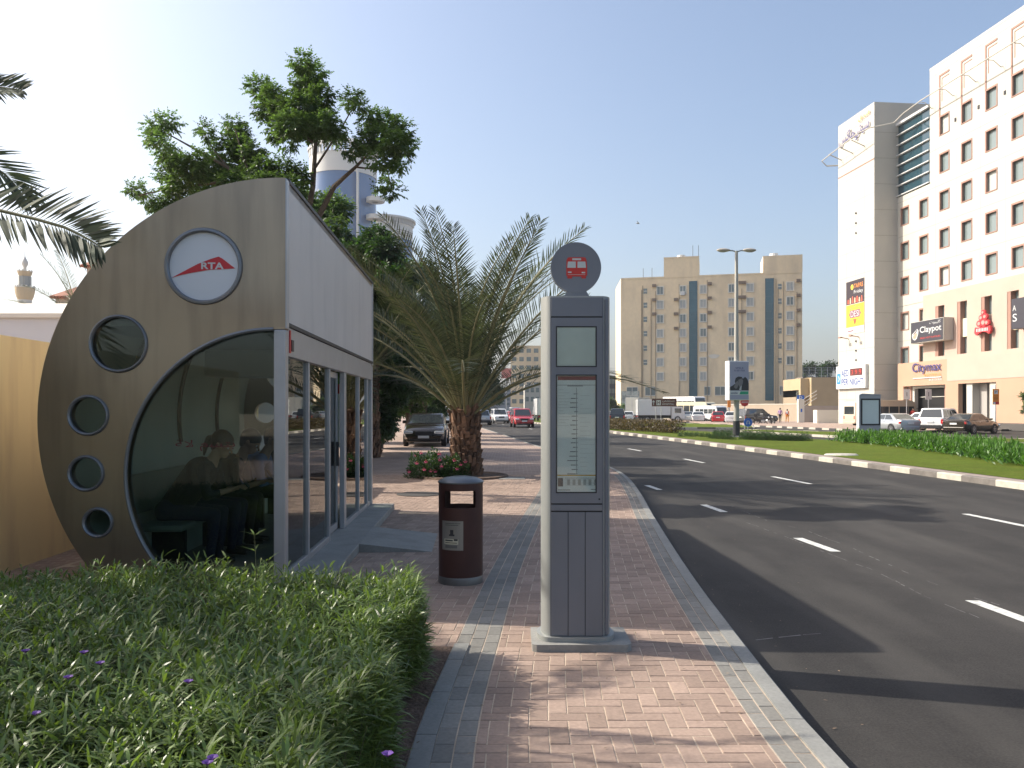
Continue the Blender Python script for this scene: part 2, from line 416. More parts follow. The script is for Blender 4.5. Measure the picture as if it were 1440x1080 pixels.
# road markings: sheets 4 mm above the asphalt
mk = MB()
def dash(f, a, b, w=.12):
    mk.add([(f(a)-w/2,a,ROADZ+.004),(f(a)+w/2,a,ROADZ+.004),(f(b)+w/2,b,ROADZ+.004),(f(b)-w/2,b,ROADZ+.004)],[(0,1,2,3)])
for a in (2.6,6.35,9.95,13.8,17.6): dash(lambda z: interp(L1,z), a, a+1.05, .13)
for k in range(-1,26):
    a = 11.45+7.55*k
    dash(lambda z: interp(L2,z), a, a+2.1, .13)
for t in np.arange(24,200,3.0): dash(lambda z: K(z)+.22, t, t+3.0, .1)
struct(mk.build('road_markings', m_paint))
cr = MB()
def crack(pts, w):
    for i in range(len(pts)-1):
        a, b_ = Vector(pts[i]), Vector(pts[i+1]); d = (b_-a).normalized(); nn = Vector((-d.y,d.x))*w/2
        cr.add([(a.x-nn.x,a.y-nn.y,ROADZ+.003),(b_.x-nn.x,b_.y-nn.y,ROADZ+.003),(b_.x+nn.x,b_.y+nn.y,ROADZ+.003),(a.x+nn.x,a.y+nn.y,ROADZ+.003)],[(0,1,2,3)])
def worn(pts, w):
    """a faint broken seam: short uneven strokes along the line"""
    P = [Vector(p) for p in pts]
    for a, b_ in zip(P[:-1],P[1:]):
        n = max(2,int((b_-a).length/.16))
        for i in range(n):
            if random.random() < .38: continue
            t0 = i/n; t1 = (i+random.uniform(.5,1.0))/n; j = Vector((random.uniform(-.012,.012),random.uniform(-.01,.01)))
            crack([tuple(a.lerp(b_,t0)+j), tuple(a.lerp(b_,t1)+j*.4)], w*random.uniform(.35,1.1))
def rp(px,py): z = 1.73*F/(py-HY); return ((px-CX)/F*z, z)
worn([rp(1062,900),rp(1130,893),rp(1200,888),rp(1272,883)], .018)
wob = [(1030,712),(1080,733),(1130,745),(1190,768),(1240,790),(1290,812),(1350,835),(1440,862)]
worn([(rp(*p)[0]+random.uniform(-.01,.01), rp(*p)[1]) for p in wob], .012)
wob = [(1050,735),(1110,757),(1180,785),(1230,803),(1300,838),(1380,870)]
worn([(rp(*p)[0]+random.uniform(-.01,.01), rp(*p)[1]) for p in wob], .01)
struct(cr.build('road_seam_scratches', mat('scratch', (.16,.155,.15), .8, noise=[(12,.4)])))

# median A
MAback = [(-12,19),(5,18.4),(25,17.6),(40,17.0),(46,15.9),(56,15.0),(63,13.2),(75,10.4),(99,7.2),(150,.4),(250,-16)]
kerb('median_kerb', lambda z: interp(KM,z), 4, 250, .15, -.2, .02, [m_kwht,m_kblk], [1.0,1.25], 1)
kerb('median_rear_kerb', lambda z: interp(MAback,z), 4, 250, .15, -.2, .0, [m_kwht,m_kblk], [1.2,1.2], -1)
ribbon('median_paved_strip', lambda z: interp(KM,z)+.14, lambda z: interp(KM,z)+.62, 4, 250, .012, mat('median_strip',(.27,.22,.19),.9,noise=[(3,.15)]))
ribbon('median_lawn', lambda z: interp(KM,z)+.6, lambda z: interp(MAback,z)-.13, 4, 250, .022, m_grass)
# median B (beyond the slip lane), D
def island(name, poly, ztop, m, kerbs=True):
    mb = MB(); mb.prism(poly, -.2, ztop, 'z', 0); struct(mb.build(name+'_lawn', m))
    kb = MB(); 
    for i in range(len(poly)):
        a = Vector(poly[i]); b_ = Vector(poly[(i+1)%len(poly)]); L = (b_-a).length; n_ = max(1,int(L/1.3)); d = (b_-a)/L; nn = Vector((d.y,-d.x))
        for k in range(n_):
            p = a+d*L*k/n_; q = a+d*(L*(k+1)/n_-.01)
            p2 = p+nn*.18; q2 = q+nn*.18
            kb.add([(p.x,p.y,-.2),(q.x,q.y,-.2),(q2.x,q2.y,-.2),(p2.x,p2.y,-.2),(p.x,p.y,ztop+.02),(q.x,q.y,ztop+.02),(q2.x,q2.y,ztop+.02),(p2.x,p2.y,ztop+.02)],
                   [(4,5,6,7),(7,6,2,3),(0,4,7,3),(1,2,6,5),(0,1,5,4)], k%2)
    o = kb.build(name+'_kerb', [m_kwht,m_kblk]); struct(o)
def ccw(p): 
    a = sum(p[i][0]*p[(i+1)%len(p)][1]-p[(i+1)%len(p)][0]*p[i][1] for i in range(len(p)))
    return p if a > 0 else p[::-1]
island('slip_island', ccw([(17.2,62.5),(19.6,51),(21.4,46),(25,39),(33,28),(42,17),(46,17),(36,32),(27,46),(24,58),(19,66)]), .0, m_grass)
island('verge', ccw([(11.5,80),(15.1,74),(21.5,73),(24.5,84),(21,95),(14,112),(7,135),(2,165),(-2,165),(3,130),(8,100)]), .0, m_grass)
# right-hand footway (red paving) with kerb, up to the buildings
fw = ccw([(23.2,86),(25.3,79),(26.3,72),(27.5,66),(29.0,60.5),(33.2,62.5),(40,66),(48,77),(60,110),(60,140),(26,140),(24,110)])
MBf = MB().prism(fw, -.2, .0, 'z', 0); struct(MBf.build('right_pavement', m_pavfar))
fk = MB()
def kline(pts, mb, w=.18, z=.03, L0=1.2):
    i = 0
    for a, b_ in zip(pts[:-1], pts[1:]):
        a = Vector(a); b_ = Vector(b_); L = (b_-a).length; n_ = max(1,int(L/L0)); d = (b_-a)/L
        for k in range(n_):
            p = a+d*L*k/n_; q = a+d*(L*(k+1)/n_-.01); nn = Vector((d.y,-d.x))*w
            if nn.y > 0: nn = -nn
            vs = [(p.x,p.y),(q.x,q.y),(q.x+nn.x,q.y+nn.y),(p.x+nn.x,p.y+nn.y)]
            mb.add([(x,y,-.2) for x,y in vs]+[(x,y,z) for x,y in vs], [(4,5,6,7),(0,1,5,4),(1,2,6,5),(2,3,7,6),(3,0,4,7)], i%2); i += 1
kline([(23.2,86),(25.3,79),(26.3,72),(27.5,66),(29.0,60.5),(33.2,62.5),(40,66),(48,77)], fk, L0=1.0)
struct(fk.build('right_pavement_kerb', [m_kwht, mat('kerb_black',(.05,.05,.05),.8)]))

# ------------------------------------------------------------------ shelter
SH = thing('bus_shelter', 'rounded brown metal bus shelter with portholes, tinted glass and round red and white logo', 'bus shelter', (-1.96,7.12,0), math.radians(2.5))
LN = 5.85
def sc(px,py): return ((px-403)*.00619, 1.6+(576-py)*.00619)
c1 = (0,1.513); R1 = 2.09; c2 = (-.10,1.043); R2 = 1.25
a_end = PI+math.asin((1.513-.03)/R1)
outer = circ(c1[0],c1[1],R1,72,PI/2,a_end,True)
b_end = PI+math.asin((1.043-.10)/R2)
inner = circ(c2[0],c2[1],R2,56,PI/2,b_end,True)
poly = outer + [(inner[-1][0],.03)] + inner[::-1] + [(0,2.293)]
m_ring = mat('porthole_grey', (.20,.215,.235), .4, .6, noise=[(6,.05)])
ports = [(sc(291,377),.305),(sc(175,485),.235),(sc(134,584),.162),(sc(131,664),.142),(sc(147,732),.118)]
for end, (y0,y1) in enumerate([(-.06,.05),(LN-.05,LN+.06)]):
    p_ = MB().prism(poly, y0, y1, 'y', 0, holes=[circ(c[0],c[1],r,36) for c,r in ports]).build('end_panel', m_steel, SH, smooth=True, bevel=.006)
    if end == 0:
        for i,(c,r) in enumerate(ports):
            rg = MB()
            ro = r+(.028 if i == 0 else .015); prof = [(r-.012,.02),(r-.012,-.012),(r,-.025),(ro-.008,-.022),(ro,-.008),(ro,.0)]
            M = Matrix.Translation((c[0],y0,c[1])) @ Matrix.Rotation(PI/2,4,'X')
            rg.lathe([(a,-b) for a,b in prof], n=48, M=M); 
            ring = rg.build('porthole_frame', m_ring, SH, smooth=True)
            if i:
                MB().prism(circ(c[0],c[1],r,36), y0+.03, y0+.036, 'y').build('porthole_glass', m_glass, SH)
        # logo disc
        c, r = ports[0]
        dsc = MB().prism(circ(c[0],c[1],r-.005,48), y0+.01, y0+.03, 'y').build('logo_disc', mat('logo_white',(.62,.66,.70),.35), SH)
        lg = MB()
        zz = lambda X,Y: (sc(X/3.2727, 240+Y/3.2727))
        red = [zz(*q) for q in [(808,501),(860,472),(925,437),(985,413),(1018,403),(1035,412),(1092,456),(1040,460),(980,463),(900,477),(850,488)]]
        lg.prism(red, y0+.009, y0+.006, 'y', 0)
        M = Matrix.Translation((0,y0+.005,0)) @ Matrix.Rotation(PI/2,4,'X')
        p0 = zz(940,461); p1 = zz(1042,430)
        text(lg, 'RTA', M, p0[0], p0[1], p1[0]-p0[0], p1[1]-p0[1], 1, .001, off=.03)
        lg.build('logo_emblem', [m_redlogo, m_white], dsc)
# metal trim round the inner arch
tr_ = [(x,-.068,z) for x,z in inner]
MB().tube(tr_, .017, 8).build('arch_trim', m_ring, SH, smooth=True)
gp = MB().prism(inner+[(inner[-1][0],.10),(-.10,.10)], -.02, -.012, 'y').build('end_glass', m_glass, SH)
# corner posts
for ly in (-.06, LN-.06): MB().box(-.10,.0,ly,ly+.12,.1,2.29).build('corner_post', m_alu, SH, bevel=.008)
# curved roof and back skin
rs = MB(); A = circ(c1[0],c1[1],R1-.012,60,PI/2,a_end,True); B = circ(c1[0],c1[1],R1-.07,60,PI/2,a_end,True)
rs.prism(A+B[::-1], .05, LN-.05, 'y', 0); rs.build('curved_roof', m_steel, SH, smooth=True)
m_liner = mat('liner_pale_green', (.36,.42,.38), .35, noise=[(2,.06)])
li = MB(); A = circ(c1[0],c1[1],R1-.085,60,PI*.72,a_end,True); B = circ(c1[0],c1[1],R1-.10,60,PI*.72,a_end,True)
li.prism(A+B[::-1], .06, LN-.06, 'y', 0); li.build('back_wall_liner', m_liner, SH, smooth=True)
wb = MB()
for ly in (1.5,2.95,4.4): 
    A = circ(c1[0],c1[1],R1-.10,30,PI*.72,PI*1.05,True); B = circ(c1[0],c1[1],R1-.13,30,PI*.72,PI*1.05,True)
    wb.prism(A+B[::-1], ly-.03, ly+.03, 'y', 0)
wb.build_each('wall_rib', m_dark, SH)
MB().box(-1.85,-.03,.05,LN-.05,2.33,2.37).build('ceiling_panel', mat('shelter_ceiling',(.30,.31,.31),.6), SH)
# fascia
MB().box(-.05,.0,.055,LN-.055,2.36,3.585).build('fascia_panel', m_fascia, SH, bevel=.004)
ft = MB(); ft.box(-.06,.012,.05,LN+.05,3.585,3.625); ft.box(-.03,.014,.053,LN,2.325,2.36); ft.build_each('fascia_trim', m_dark, SH, bevel=.004)
ft = MB(); ft.box(-.03,.01,-.055,.052,2.30,3.6); ft.box(-.03,.01,LN-.05,LN+.05,2.30,3.6); ft.build_each('fascia_edge', m_alu, SH, bevel=.006)
MB().box(-.08,-.004,.07,LN-.07,2.07,2.323).build('door_header', m_alu, SH, bevel=.006)
MB().box(-.004,.012,.15,.23,2.12,2.22).build('wall_switch', m_dark, SH)
MB().box(-.003,.006,.10,.14,2.1,2.3).build('red_sticker', m_red, SH)
# plinth and ramp
MB().box(-1.45,.34,.1,LN+.1,0,.10).build('plinth', m_conc, SH, bevel=.012)
rm = MB(); rm.add([(.34,2.0,.101),(1.15,2.0,.006),(1.15,3.35,.006),(.34,3.35,.101),(.34,2.0,0),(1.15,2.0,0),(1.15,3.35,0),(.34,3.35,0)],[(0,1,2,3),(4,5,1,0),(5,6,2,1),(6,7,3,2)]); rm.build('ramp', m_conc, SH)
# side mullions + panes
def mull(a, b_, x0=-.075, x1=-.015): MB().box(x0,x1,a,b_,.10,2.07).build('mullion', m_alu, SH, bevel=.004)
for a,b_ in ((1.0,1.06),(2.16,2.22),(3.2,3.36),(4.5,4.56),(5.42,5.47)): mull(a,b_)
rl = MB()
for a,b_ in ((.06,1.0),(1.06,2.16),(3.36,4.5),(4.56,5.42),(5.47,5.79)):
    rl.box(-.07,-.02,a,b_,.10,.16)
    MB().box(-.05,-.042,a,b_,.16,2.07).build('side_glass', m_glass, SH)
rl.build_each('bottom_rail', m_alu, SH, bevel=.003)
dr = MB()
for (y0,y1,z0,z1) in ((2.24,2.29,.11,2.06),(3.13,3.18,.11,2.06),(2.29,3.13,.11,.19),(2.29,3.13,1.99,2.06)): dr.box(-.13,-.095,y0,y1,z0,z1)
d_ = dr.build('sliding_door', m_alu, SH, bevel=.003); MB().box(-.116,-.108,2.29,3.13,.19,1.99).build('door_glass', m_glass, d_)
MB().box(-.095,-.06,3.06,3.075,.9,1.2).build('door_handle', m_dark, d_)
# inside: bench, posters
m_seat = mat('seat_green_grey', (.20,.24,.20), .45)
bn = MB(); bn.box(-1.42,-.98,.25,LN-.5,.50,.56); bn.build('bench_seat', m_seat, SH, bevel=.025)
bb = MB(); bb.box(-1.56,-1.50,.25,LN-.5,.62,1.0); bb.build('bench_back', m_seat, SH, bevel=.02)
bl = MB()
for ly in (.5,1.9,3.3,4.7): bl.box(-1.35,-1.05,ly,ly+.06,.10,.50)
bl.build_each('bench_support', m_dark, SH)
ip = MB(); ip.box(-1.4,-.5,LN-.09,LN-.07,1.0,2.0); ip.build('route_poster', m_paper, SH)
MB().box(-1.4,-.5,LN-.10,LN-.091,1.85,2.0).build('poster_header', m_red, SH)
MB().box(-1.5,-.7,2.4,2.9,1.98,2.3).build('air_conditioner', mat('ac_beige',(.5,.5,.47),.5), SH, bevel=.03)
# lettering stuck on the end glass (mirror Arabic, partly hidden)
try:
    w = MB(); M = Matrix.Translation((0,-.022,0)) @ Matrix.Rotation(PI/2,4,'X')
    p0 = sc(250,634); p1 = sc(332,618)
    text(w, '\uFE91\uFE98\uFEB4\uFEE1 \uFEFB\uFE94'[::-1], M, p0[0], p0[1], p1[0]-p0[0], p1[1]-p0[1], 0, .001)
    w.build('glass_lettering', mat('lettering_dark_red',(.12,.02,.02),.6), SH)
except Exception as e: print('txt', e)

# ------------------------------------------------------------------ totem
TT = thing('bus_stop_totem', 'tall grey bus stop totem with timetable window and round bus sign on top', 'bus stop sign', (.432,5.60,0), math.radians(0))
hw = .235; D = .26
def stad(w, d, r=None, n=10):
    # flat front and back, bulging sides
    pts = []
    for i in range(n+1):
        a = -PI/2+PI*i/n; pts.append((w-.075+.075*math.cos(a), d/2*math.sin(a)))
    for i in range(n+1):
        a = PI/2+PI*i/n; pts.append((-w+.075+.075*math.cos(a), d/2*math.sin(a)))
    return pts
st = MB(); st.prism(stad(hw,D), .075, 2.36, 'z', 0); st.build('side_casing', m_totside, TT, smooth=True, bevel=.006)
bp = MB(); bp.box(-.178,.178,-.137,-.12,.085,2.35); bp.box(-.178,.178,.12,.137,.085,2.35); bp.build_each('body_panel', m_tot, TT, bevel=.002)
rgt = MB().box(.187,.215,-.125,.12,.085,2.345).build('edge_strip', m_tot, TT, bevel=.01)
pn = MB()
for i in range(3): x = -.170+i*.1145; pn.box(x,x+.1105,-.143,-.136,.09,.915)
pn.box(-.170,.170,-.143,-.136,.925,.965); pn.box(-.170,.170,-.143,-.136,2.222,2.345)
pn.build_each('panel', m_tot, TT, bevel=.0015)
gp_ = MB(); gp_.box(-.172,.172,-.1385,-.1355,.088,2.347); gp_.build('panel_gap', m_black, TT)
# door frame with two windows
def tz(py): return 1.6+(576-py)*5.46/F
zu0,zu1,zl0,zl1 = tz(516),tz(459),tz(693),tz(527)
hole = lambda z0,z1: [(-.138,z0),(.132,z0),(.132,z1),(-.138,z1)]
dfm = MB().prism([(-.170,.975),(.170,.975),(.170,2.213),(-.170,2.213)], -.147, -.137, 'y', 0, holes=[hole(zl0,zl1),hole(zu0,zu1)])
dfr = dfm.build('window_frame', m_tot, TT, bevel=.0015)
gk = MB()
for z0,z1 in ((zl0,zl1),(zu0,zu1)):
    gk.prism([(-.139,z0-.001),(.133,z0-.001),(.133,z1+.001),(-.139,z1+.001)], -.149, -.139, 'y', 0, holes=[[(-.132,z0+.006),(.126,z0+.006),(.126,z1-.006),(-.132,z1-.006)]])
gk.build('gasket', m_black, dfr)
MB().prism([(-.132,zu0+.006),(.126,zu0+.006),(.126,zu1-.006),(-.132,zu1-.006)], -.1395, -.139, 'y').build('blank_sheet', mat('sheet_blank',(.66,.73,.69),.6,noise=[(7,.06)]), TT)
tm = MB(); tm.prism([(-.132,zl0+.006),(.126,zl0+.006),(.126,zl1-.006),(-.132,zl1-.006)], -.1395, -.139, 'y', 0)
X = lambda px: (px-809.3)/F*5.46 - .0
def bar(x0,x1,y0,y1,mi): 
    a,b_,c_,d__ = X(x0),X(x1),tz(y1),tz(y0); tm.quad((a,-.140,c_),(b_,-.140,c_),(b_,-.140,d__),(a,-.140,d__),mi)
bar(782.5,840,529,534.5,1); bar(782,841,541.3,541.8,2); bar(782,841,667.6,669.2,3)
bar(808.8,809.3,545,667,2)
ln = [3,7,8,8,2,6,5,8,4,6,5,7,4,8,9,12,7,6,12]
for i,l in enumerate(ln):
    y = 553.5+i*6.25; bar(808-l,808,y,y+.95,2); bar(808.6,810.6,y+.1,y+.7,2)
bar(796,818,542.3,543.2,2); bar(783,790,672,684,2); bar(793,838,672,672.5,2)
for i in range(6): bar(796+i*7.5,800+i*7.5,674,682.5,4)
for i in range(5): bar(793,838,674+i*2,674.4+i*2,4)
[bar(783+random.random()*2,783+random.uniform(6,22),y_,y_+.35,4) for y_ in np.arange(548,600,4.2)]; [bar(814,814+random.uniform(4,22),y_,y_+.3,4) for y_ in np.arange(556,664,6.25)]; bar(783,800,688.6,689.4,2); bar(829,839,687.9,688.6,2)
tm.build('timetable_sheet', [m_paper, mat('banner_red',(.28,.035,.04),.6), m_tgrey, mat('stripe_gold',(.65,.42,.04),.6), mat('print_pale',(.50,.54,.51),.7)], TT)
cg = MB(); 
for z0,z1 in ((zl0,zl1),(zu0,zu1)): cg.box(-.132,.126,-.1455,-.1435,z0+.006,z1-.006)
cg.build('window_cover', m_clear, TT)
MB().prism(circ(.150,1.003,.006,12), -.149,-.146,'y').build('lock', m_black, TT)
# disc sign
zc = tz(372); xc = (809.5-720)/F*5.60-.432
neck = [(xc-.088,2.36),(xc+.098,2.36),(xc+.052,2.44),(xc-.042,2.44)]
sg = MB(); sg.prism(circ(xc,zc,.172,64), -.03, .03, 'y', 0); sg.prism(neck, -.028, .028, 'y', 0)
sgn = sg.build('disc_sign', m_tot, TT, smooth=True, bevel=.004)
bs_ = MB(); s_ = 5.57/F/15.43
def bx_(x, y): return (xc+(x-606)*s_, zc+(650-y)*s_)
def sh(pts, mi, y): bs_.prism([bx_(*p) for p in pts], y, y+.001, 'y', mi)
sh([(400,490),(425,445),(450,432),(790,432),(815,445),(835,500),(848,680),(848,830),(825,835),(822,890),(725,890),(722,848),(525,848),(522,890),(420,890),(417,835),(395,830),(395,680)], 0, -.032)
for r_ in ([(525,455),(715,455),(718,495),(523,495)],[(430,525),(600,525),(600,660),(415,660)],[(640,525),(808,525),(822,660),(636,660)],[(430,742),(508,742),(508,770),(430,770)],[(728,750),(803,750),(803,778),(728,778)],[(430,805),(805,805),(805,811),(430,811)]):
    sh(r_, 1, -.0335)
bs_.build('bus_symbol', [mat('bus_red',(.50,.03,.02),.5), mat('bus_window',(.48,.52,.50),.5)], sgn)
fl = MB(); fl.prism([(x*1.12,y*1.25) for x,y in stad(hw,D)], .05, .085, 'z', 0); fl.build('base_flange', m_totside, TT, smooth=True, bevel=.01)
pl = MB(); pl.prism([(-.30,-.20),(-.27,-.22),(.33,-.22),(.36,-.18),(.36,.22),(-.30,.22)], 0, .052, 'z', 0)
pl.build('base_slab', m_conc, TT, bevel=.008)

# ------------------------------------------------------------------ bin
BN = thing('litter_bin', 'dark brown cylindrical litter bin with grey lid and square notice on its side', 'litter bin', ((648-720)/F*7.6,7.6,0))
r = .205; zt = .93
bm_ = MB()
# body wall with two openings (toward and away from the camera)
nn = 64; zlo, zhi = .705, .86
def inop(a): 
    d = (a+PI/2+PI)%(2*PI)-PI; d2 = (a-PI/2+PI)%(2*PI)-PI
    return abs(d) < .78 or abs(d2) < .62
for j in range(nn):
    a0, a1 = 2*PI*j/nn, 2*PI*(j+1)/nn; am = (a0+a1)/2
    for (z0,z1) in ((.07,zlo),(zlo,zhi),(zhi,zt)):
        if z1 == zhi and inop(am): continue
        for rr, fl_ in ((r,0),(r-.012,1)):
            q = [(rr*math.cos(a0),rr*math.sin(a0),z0),(rr*math.cos(a1),rr*math.sin(a1),z0),(rr*math.cos(a1),rr*math.sin(a1),z1),(rr*math.cos(a0),rr*math.sin(a0),z1)]
            bm_.add(q, [(0,1,2,3) if not fl_ else (3,2,1,0)])
        if z1 == zlo and inop(am): bm_.add([(r*math.cos(a0),r*math.sin(a0),z1),(r*math.cos(a1),r*math.sin(a1),z1),((r-.012)*math.cos(a1),(r-.012)*math.sin(a1),z1),((r-.012)*math.cos(a0),(r-.012)*math.sin(a0),z1)],[(0,1,2,3)])
bm_.lathe([(0,.66),(r-.012,.66)], n=32)
bm_.build('body', m_bin, BN, smooth=True)
MB().lathe([(.0,.985),(.08,.982),(.15,.97),(.195,.95),(.213,.935),(.213,.925),(.17,.925)], n=48).build('lid', mat('lid_grey',(.13,.14,.15),.35,.5,noise=[(8,.08)]), BN, smooth=True)
MB().lathe([(r-.03,.0),(r+.004,.0),(r+.004,.062),(r,.072),(r-.03,.072)], n=48).build('base_ring', mat('bin_steel',(.17,.165,.16),.4,.6,noise=[(6,.1)]), BN, smooth=True)
nt_ = MB()
def curved(x0,x1,z0,z1,rr,mi,n=8):
    a0 = -PI/2+math.asin(x0/rr); a1 = -PI/2+math.asin(x1/rr)
    vs = []
    for i in range(n+1):
        a = a0+(a1-a0)*i/n; vs += [(rr*math.cos(a),rr*math.sin(a),z0),(rr*math.cos(a),rr*math.sin(a),z1)]
    nt_.add(vs, [(2*i,2*i+2,2*i+3,2*i+1) for i in range(n)], mi)
curved(-.16,.035,.325,.59,r+.004,0)
for z,x1 in ((.57,.01),(.555,-.01)): curved(-.13,x1,z-.004,z,r+.006,1)
curved(-.085,-.055,.455,.51,r+.006,1); curved(-.095,-.045,.455,.47,r+.006,1)
curved(-.14,-.01,.38,.428,r+.006,2); curved(-.13,-.06,.408,.42,r+.0075,1); curved(-.05,-.015,.412,.428,r+.0075,1); curved(-.13,-.02,.39,.396,r+.0075,1)
curved(-.13,-.02,.345,.372,r+.006,3)
nt_.build('notice_plate', [mat('plate_metal',(.27,.26,.23),.4,.5), m_dark, mat('label_cream',(.55,.52,.38),.6), mat('plate_dark',(.12,.12,.11),.5)], BN)
# ------------------------------------------------------------------ vehicles
m_rim = mat('alloy', (.45,.46,.47), .3, .8)
m_hl = mat('headlamp', (.75,.78,.8), .1, .2, coat=1)
m_tl = mat('tail_lamp', (.45,.02,.02), .15, coat=1)
m_plate = mat('number_plate', (.7,.7,.68), .5)
m_carglass = mat('car_glass', (.03,.036,.04), .05, 0, spec=.9)
m_amber = mat('amber_lamp', (.8,.3,.03), .2)
PAINT = {}
def paint(name, col, rough=.25, metal=0.):
    if name not in PAINT: PAINT[name] = mat('paint_'+name, col, rough, metal, coat=.8, noise=[(1.5,.03)])
    return PAINT[name]
def wheel_proto(r, w):
    t = MB(); M = Matrix.Rotation(PI/2,4,'X')
    t.lathe([(r*.62,-w/2),(r*.93,-w/2),(r,-w*.36),(r,w*.36),(r*.93,w/2),(r*.62,w/2),(r*.62,-w/2)], n=24, M=M)
    tyre = t.build('wheel', m_black, None, smooth=True)
    q = MB()
    q.lathe([(r*.64,-w*.42),(r*.66,-w*.5),(r*.58,-w*.5),(r*.56,-w*.3),(r*.62,0)], n=24, M=M)
    q.lathe([(r*.64,w*.42),(r*.66,w*.5),(r*.58,w*.5),(r*.56,w*.3),(r*.62,0)][::-1], n=24, M=M)
    q.lathe([(0,-w*.44),(r*.13,-w*.44),(r*.16,-w*.3)], n=12, M=M); q.lathe([(r*.16,w*.3),(r*.13,w*.44),(0,w*.44)], n=12, M=M)
    for i in range(5):
        R_ = Matrix.Rotation(2*PI*i/5,4,'Y')
        for s in (-1,1): q.box(-.025,.025,s*w*.40-.01,s*w*.40+.01,r*.1,r*.6,0,R_)
    rim = q.build('rim', m_rim, tyre, smooth=True)
    return tyre, rim
WH = {}
def wheel(r, w, parent, loc):
    k = (r,w)
    if k not in WH:
        t, q = wheel_proto(r,w); WH[k] = (t.data, q.data); bpy.data.objects.remove(t); bpy.data.objects.remove(q)
    t = link('wheel', WH[k][0], parent, loc=loc); link('rim', WH[k][1], t); return t
def ARCH(ar, T):
    # prism() adds two pieces (faces, then rim): rejoin them pairwise
    ks = ar.k[::2]+[(len(ar.v),len(ar.f))]; ar.k = ks[:-1]; ar.build_each('wheel_arch', m_black, T)
SPEC = {
 # L W H deckprofile[(x,z)] greenhouse (rb, rt, ft, fb, zb) wheel r, wheel x
 'sedan': dict(L=4.75,W=1.84,H=1.46,deck=[(-2.375,.92),(-2.3,1.0),(-1.75,1.04),(-1.5,.98),(.9,.98),(1.1,.97),(1.9,.84),(2.25,.72),(2.375,.55)],gh=(-1.95,-1.1,.12,1.12,.96),r=.33,wx=(-1.38,1.42),cl=.2),
 'suv': dict(L=4.9,W=1.95,H=1.85,deck=[(-2.45,.9),(-2.42,1.05),(-2.2,1.12),(1.15,1.12),(1.3,1.1),(2.2,1.0),(2.42,.88),(2.45,.6)],gh=(-2.36,-2.12,.35,1.2,1.08),r=.39,wx=(-1.5,1.48),cl=.28),
 'hatch': dict(L=4.1,W=1.72,H=1.5,deck=[(-2.05,.9),(-2.0,1.0),(-1.6,1.0),(.9,1.0),(1.6,.88),(2.0,.72),(2.05,.5)],gh=(-1.9,-1.5,.1,1.05,.96),r=.31,wx=(-1.28,1.28),cl=.2),
 'van': dict(L=4.9,W=1.85,H=2.15,deck=[(-2.45,1.1),(-2.4,1.2),(1.9,1.2),(2.2,1.08),(2.42,.85),(2.45,.5)],gh=(-2.42,-2.3,1.35,2.1,1.15),r=.33,wx=(-1.35,1.55),cl=.22),
 'pickup': dict(L=5.1,W=1.82,H=1.7,deck=[(-2.55,.85),(-2.5,1.05),(.95,1.05),(1.2,1.03),(2.2,.92),(2.5,.8),(2.55,.5)],gh=(-.75,-.6,.5,1.15,1.0),r=.37,wx=(-1.5,1.6),cl=.28),
}
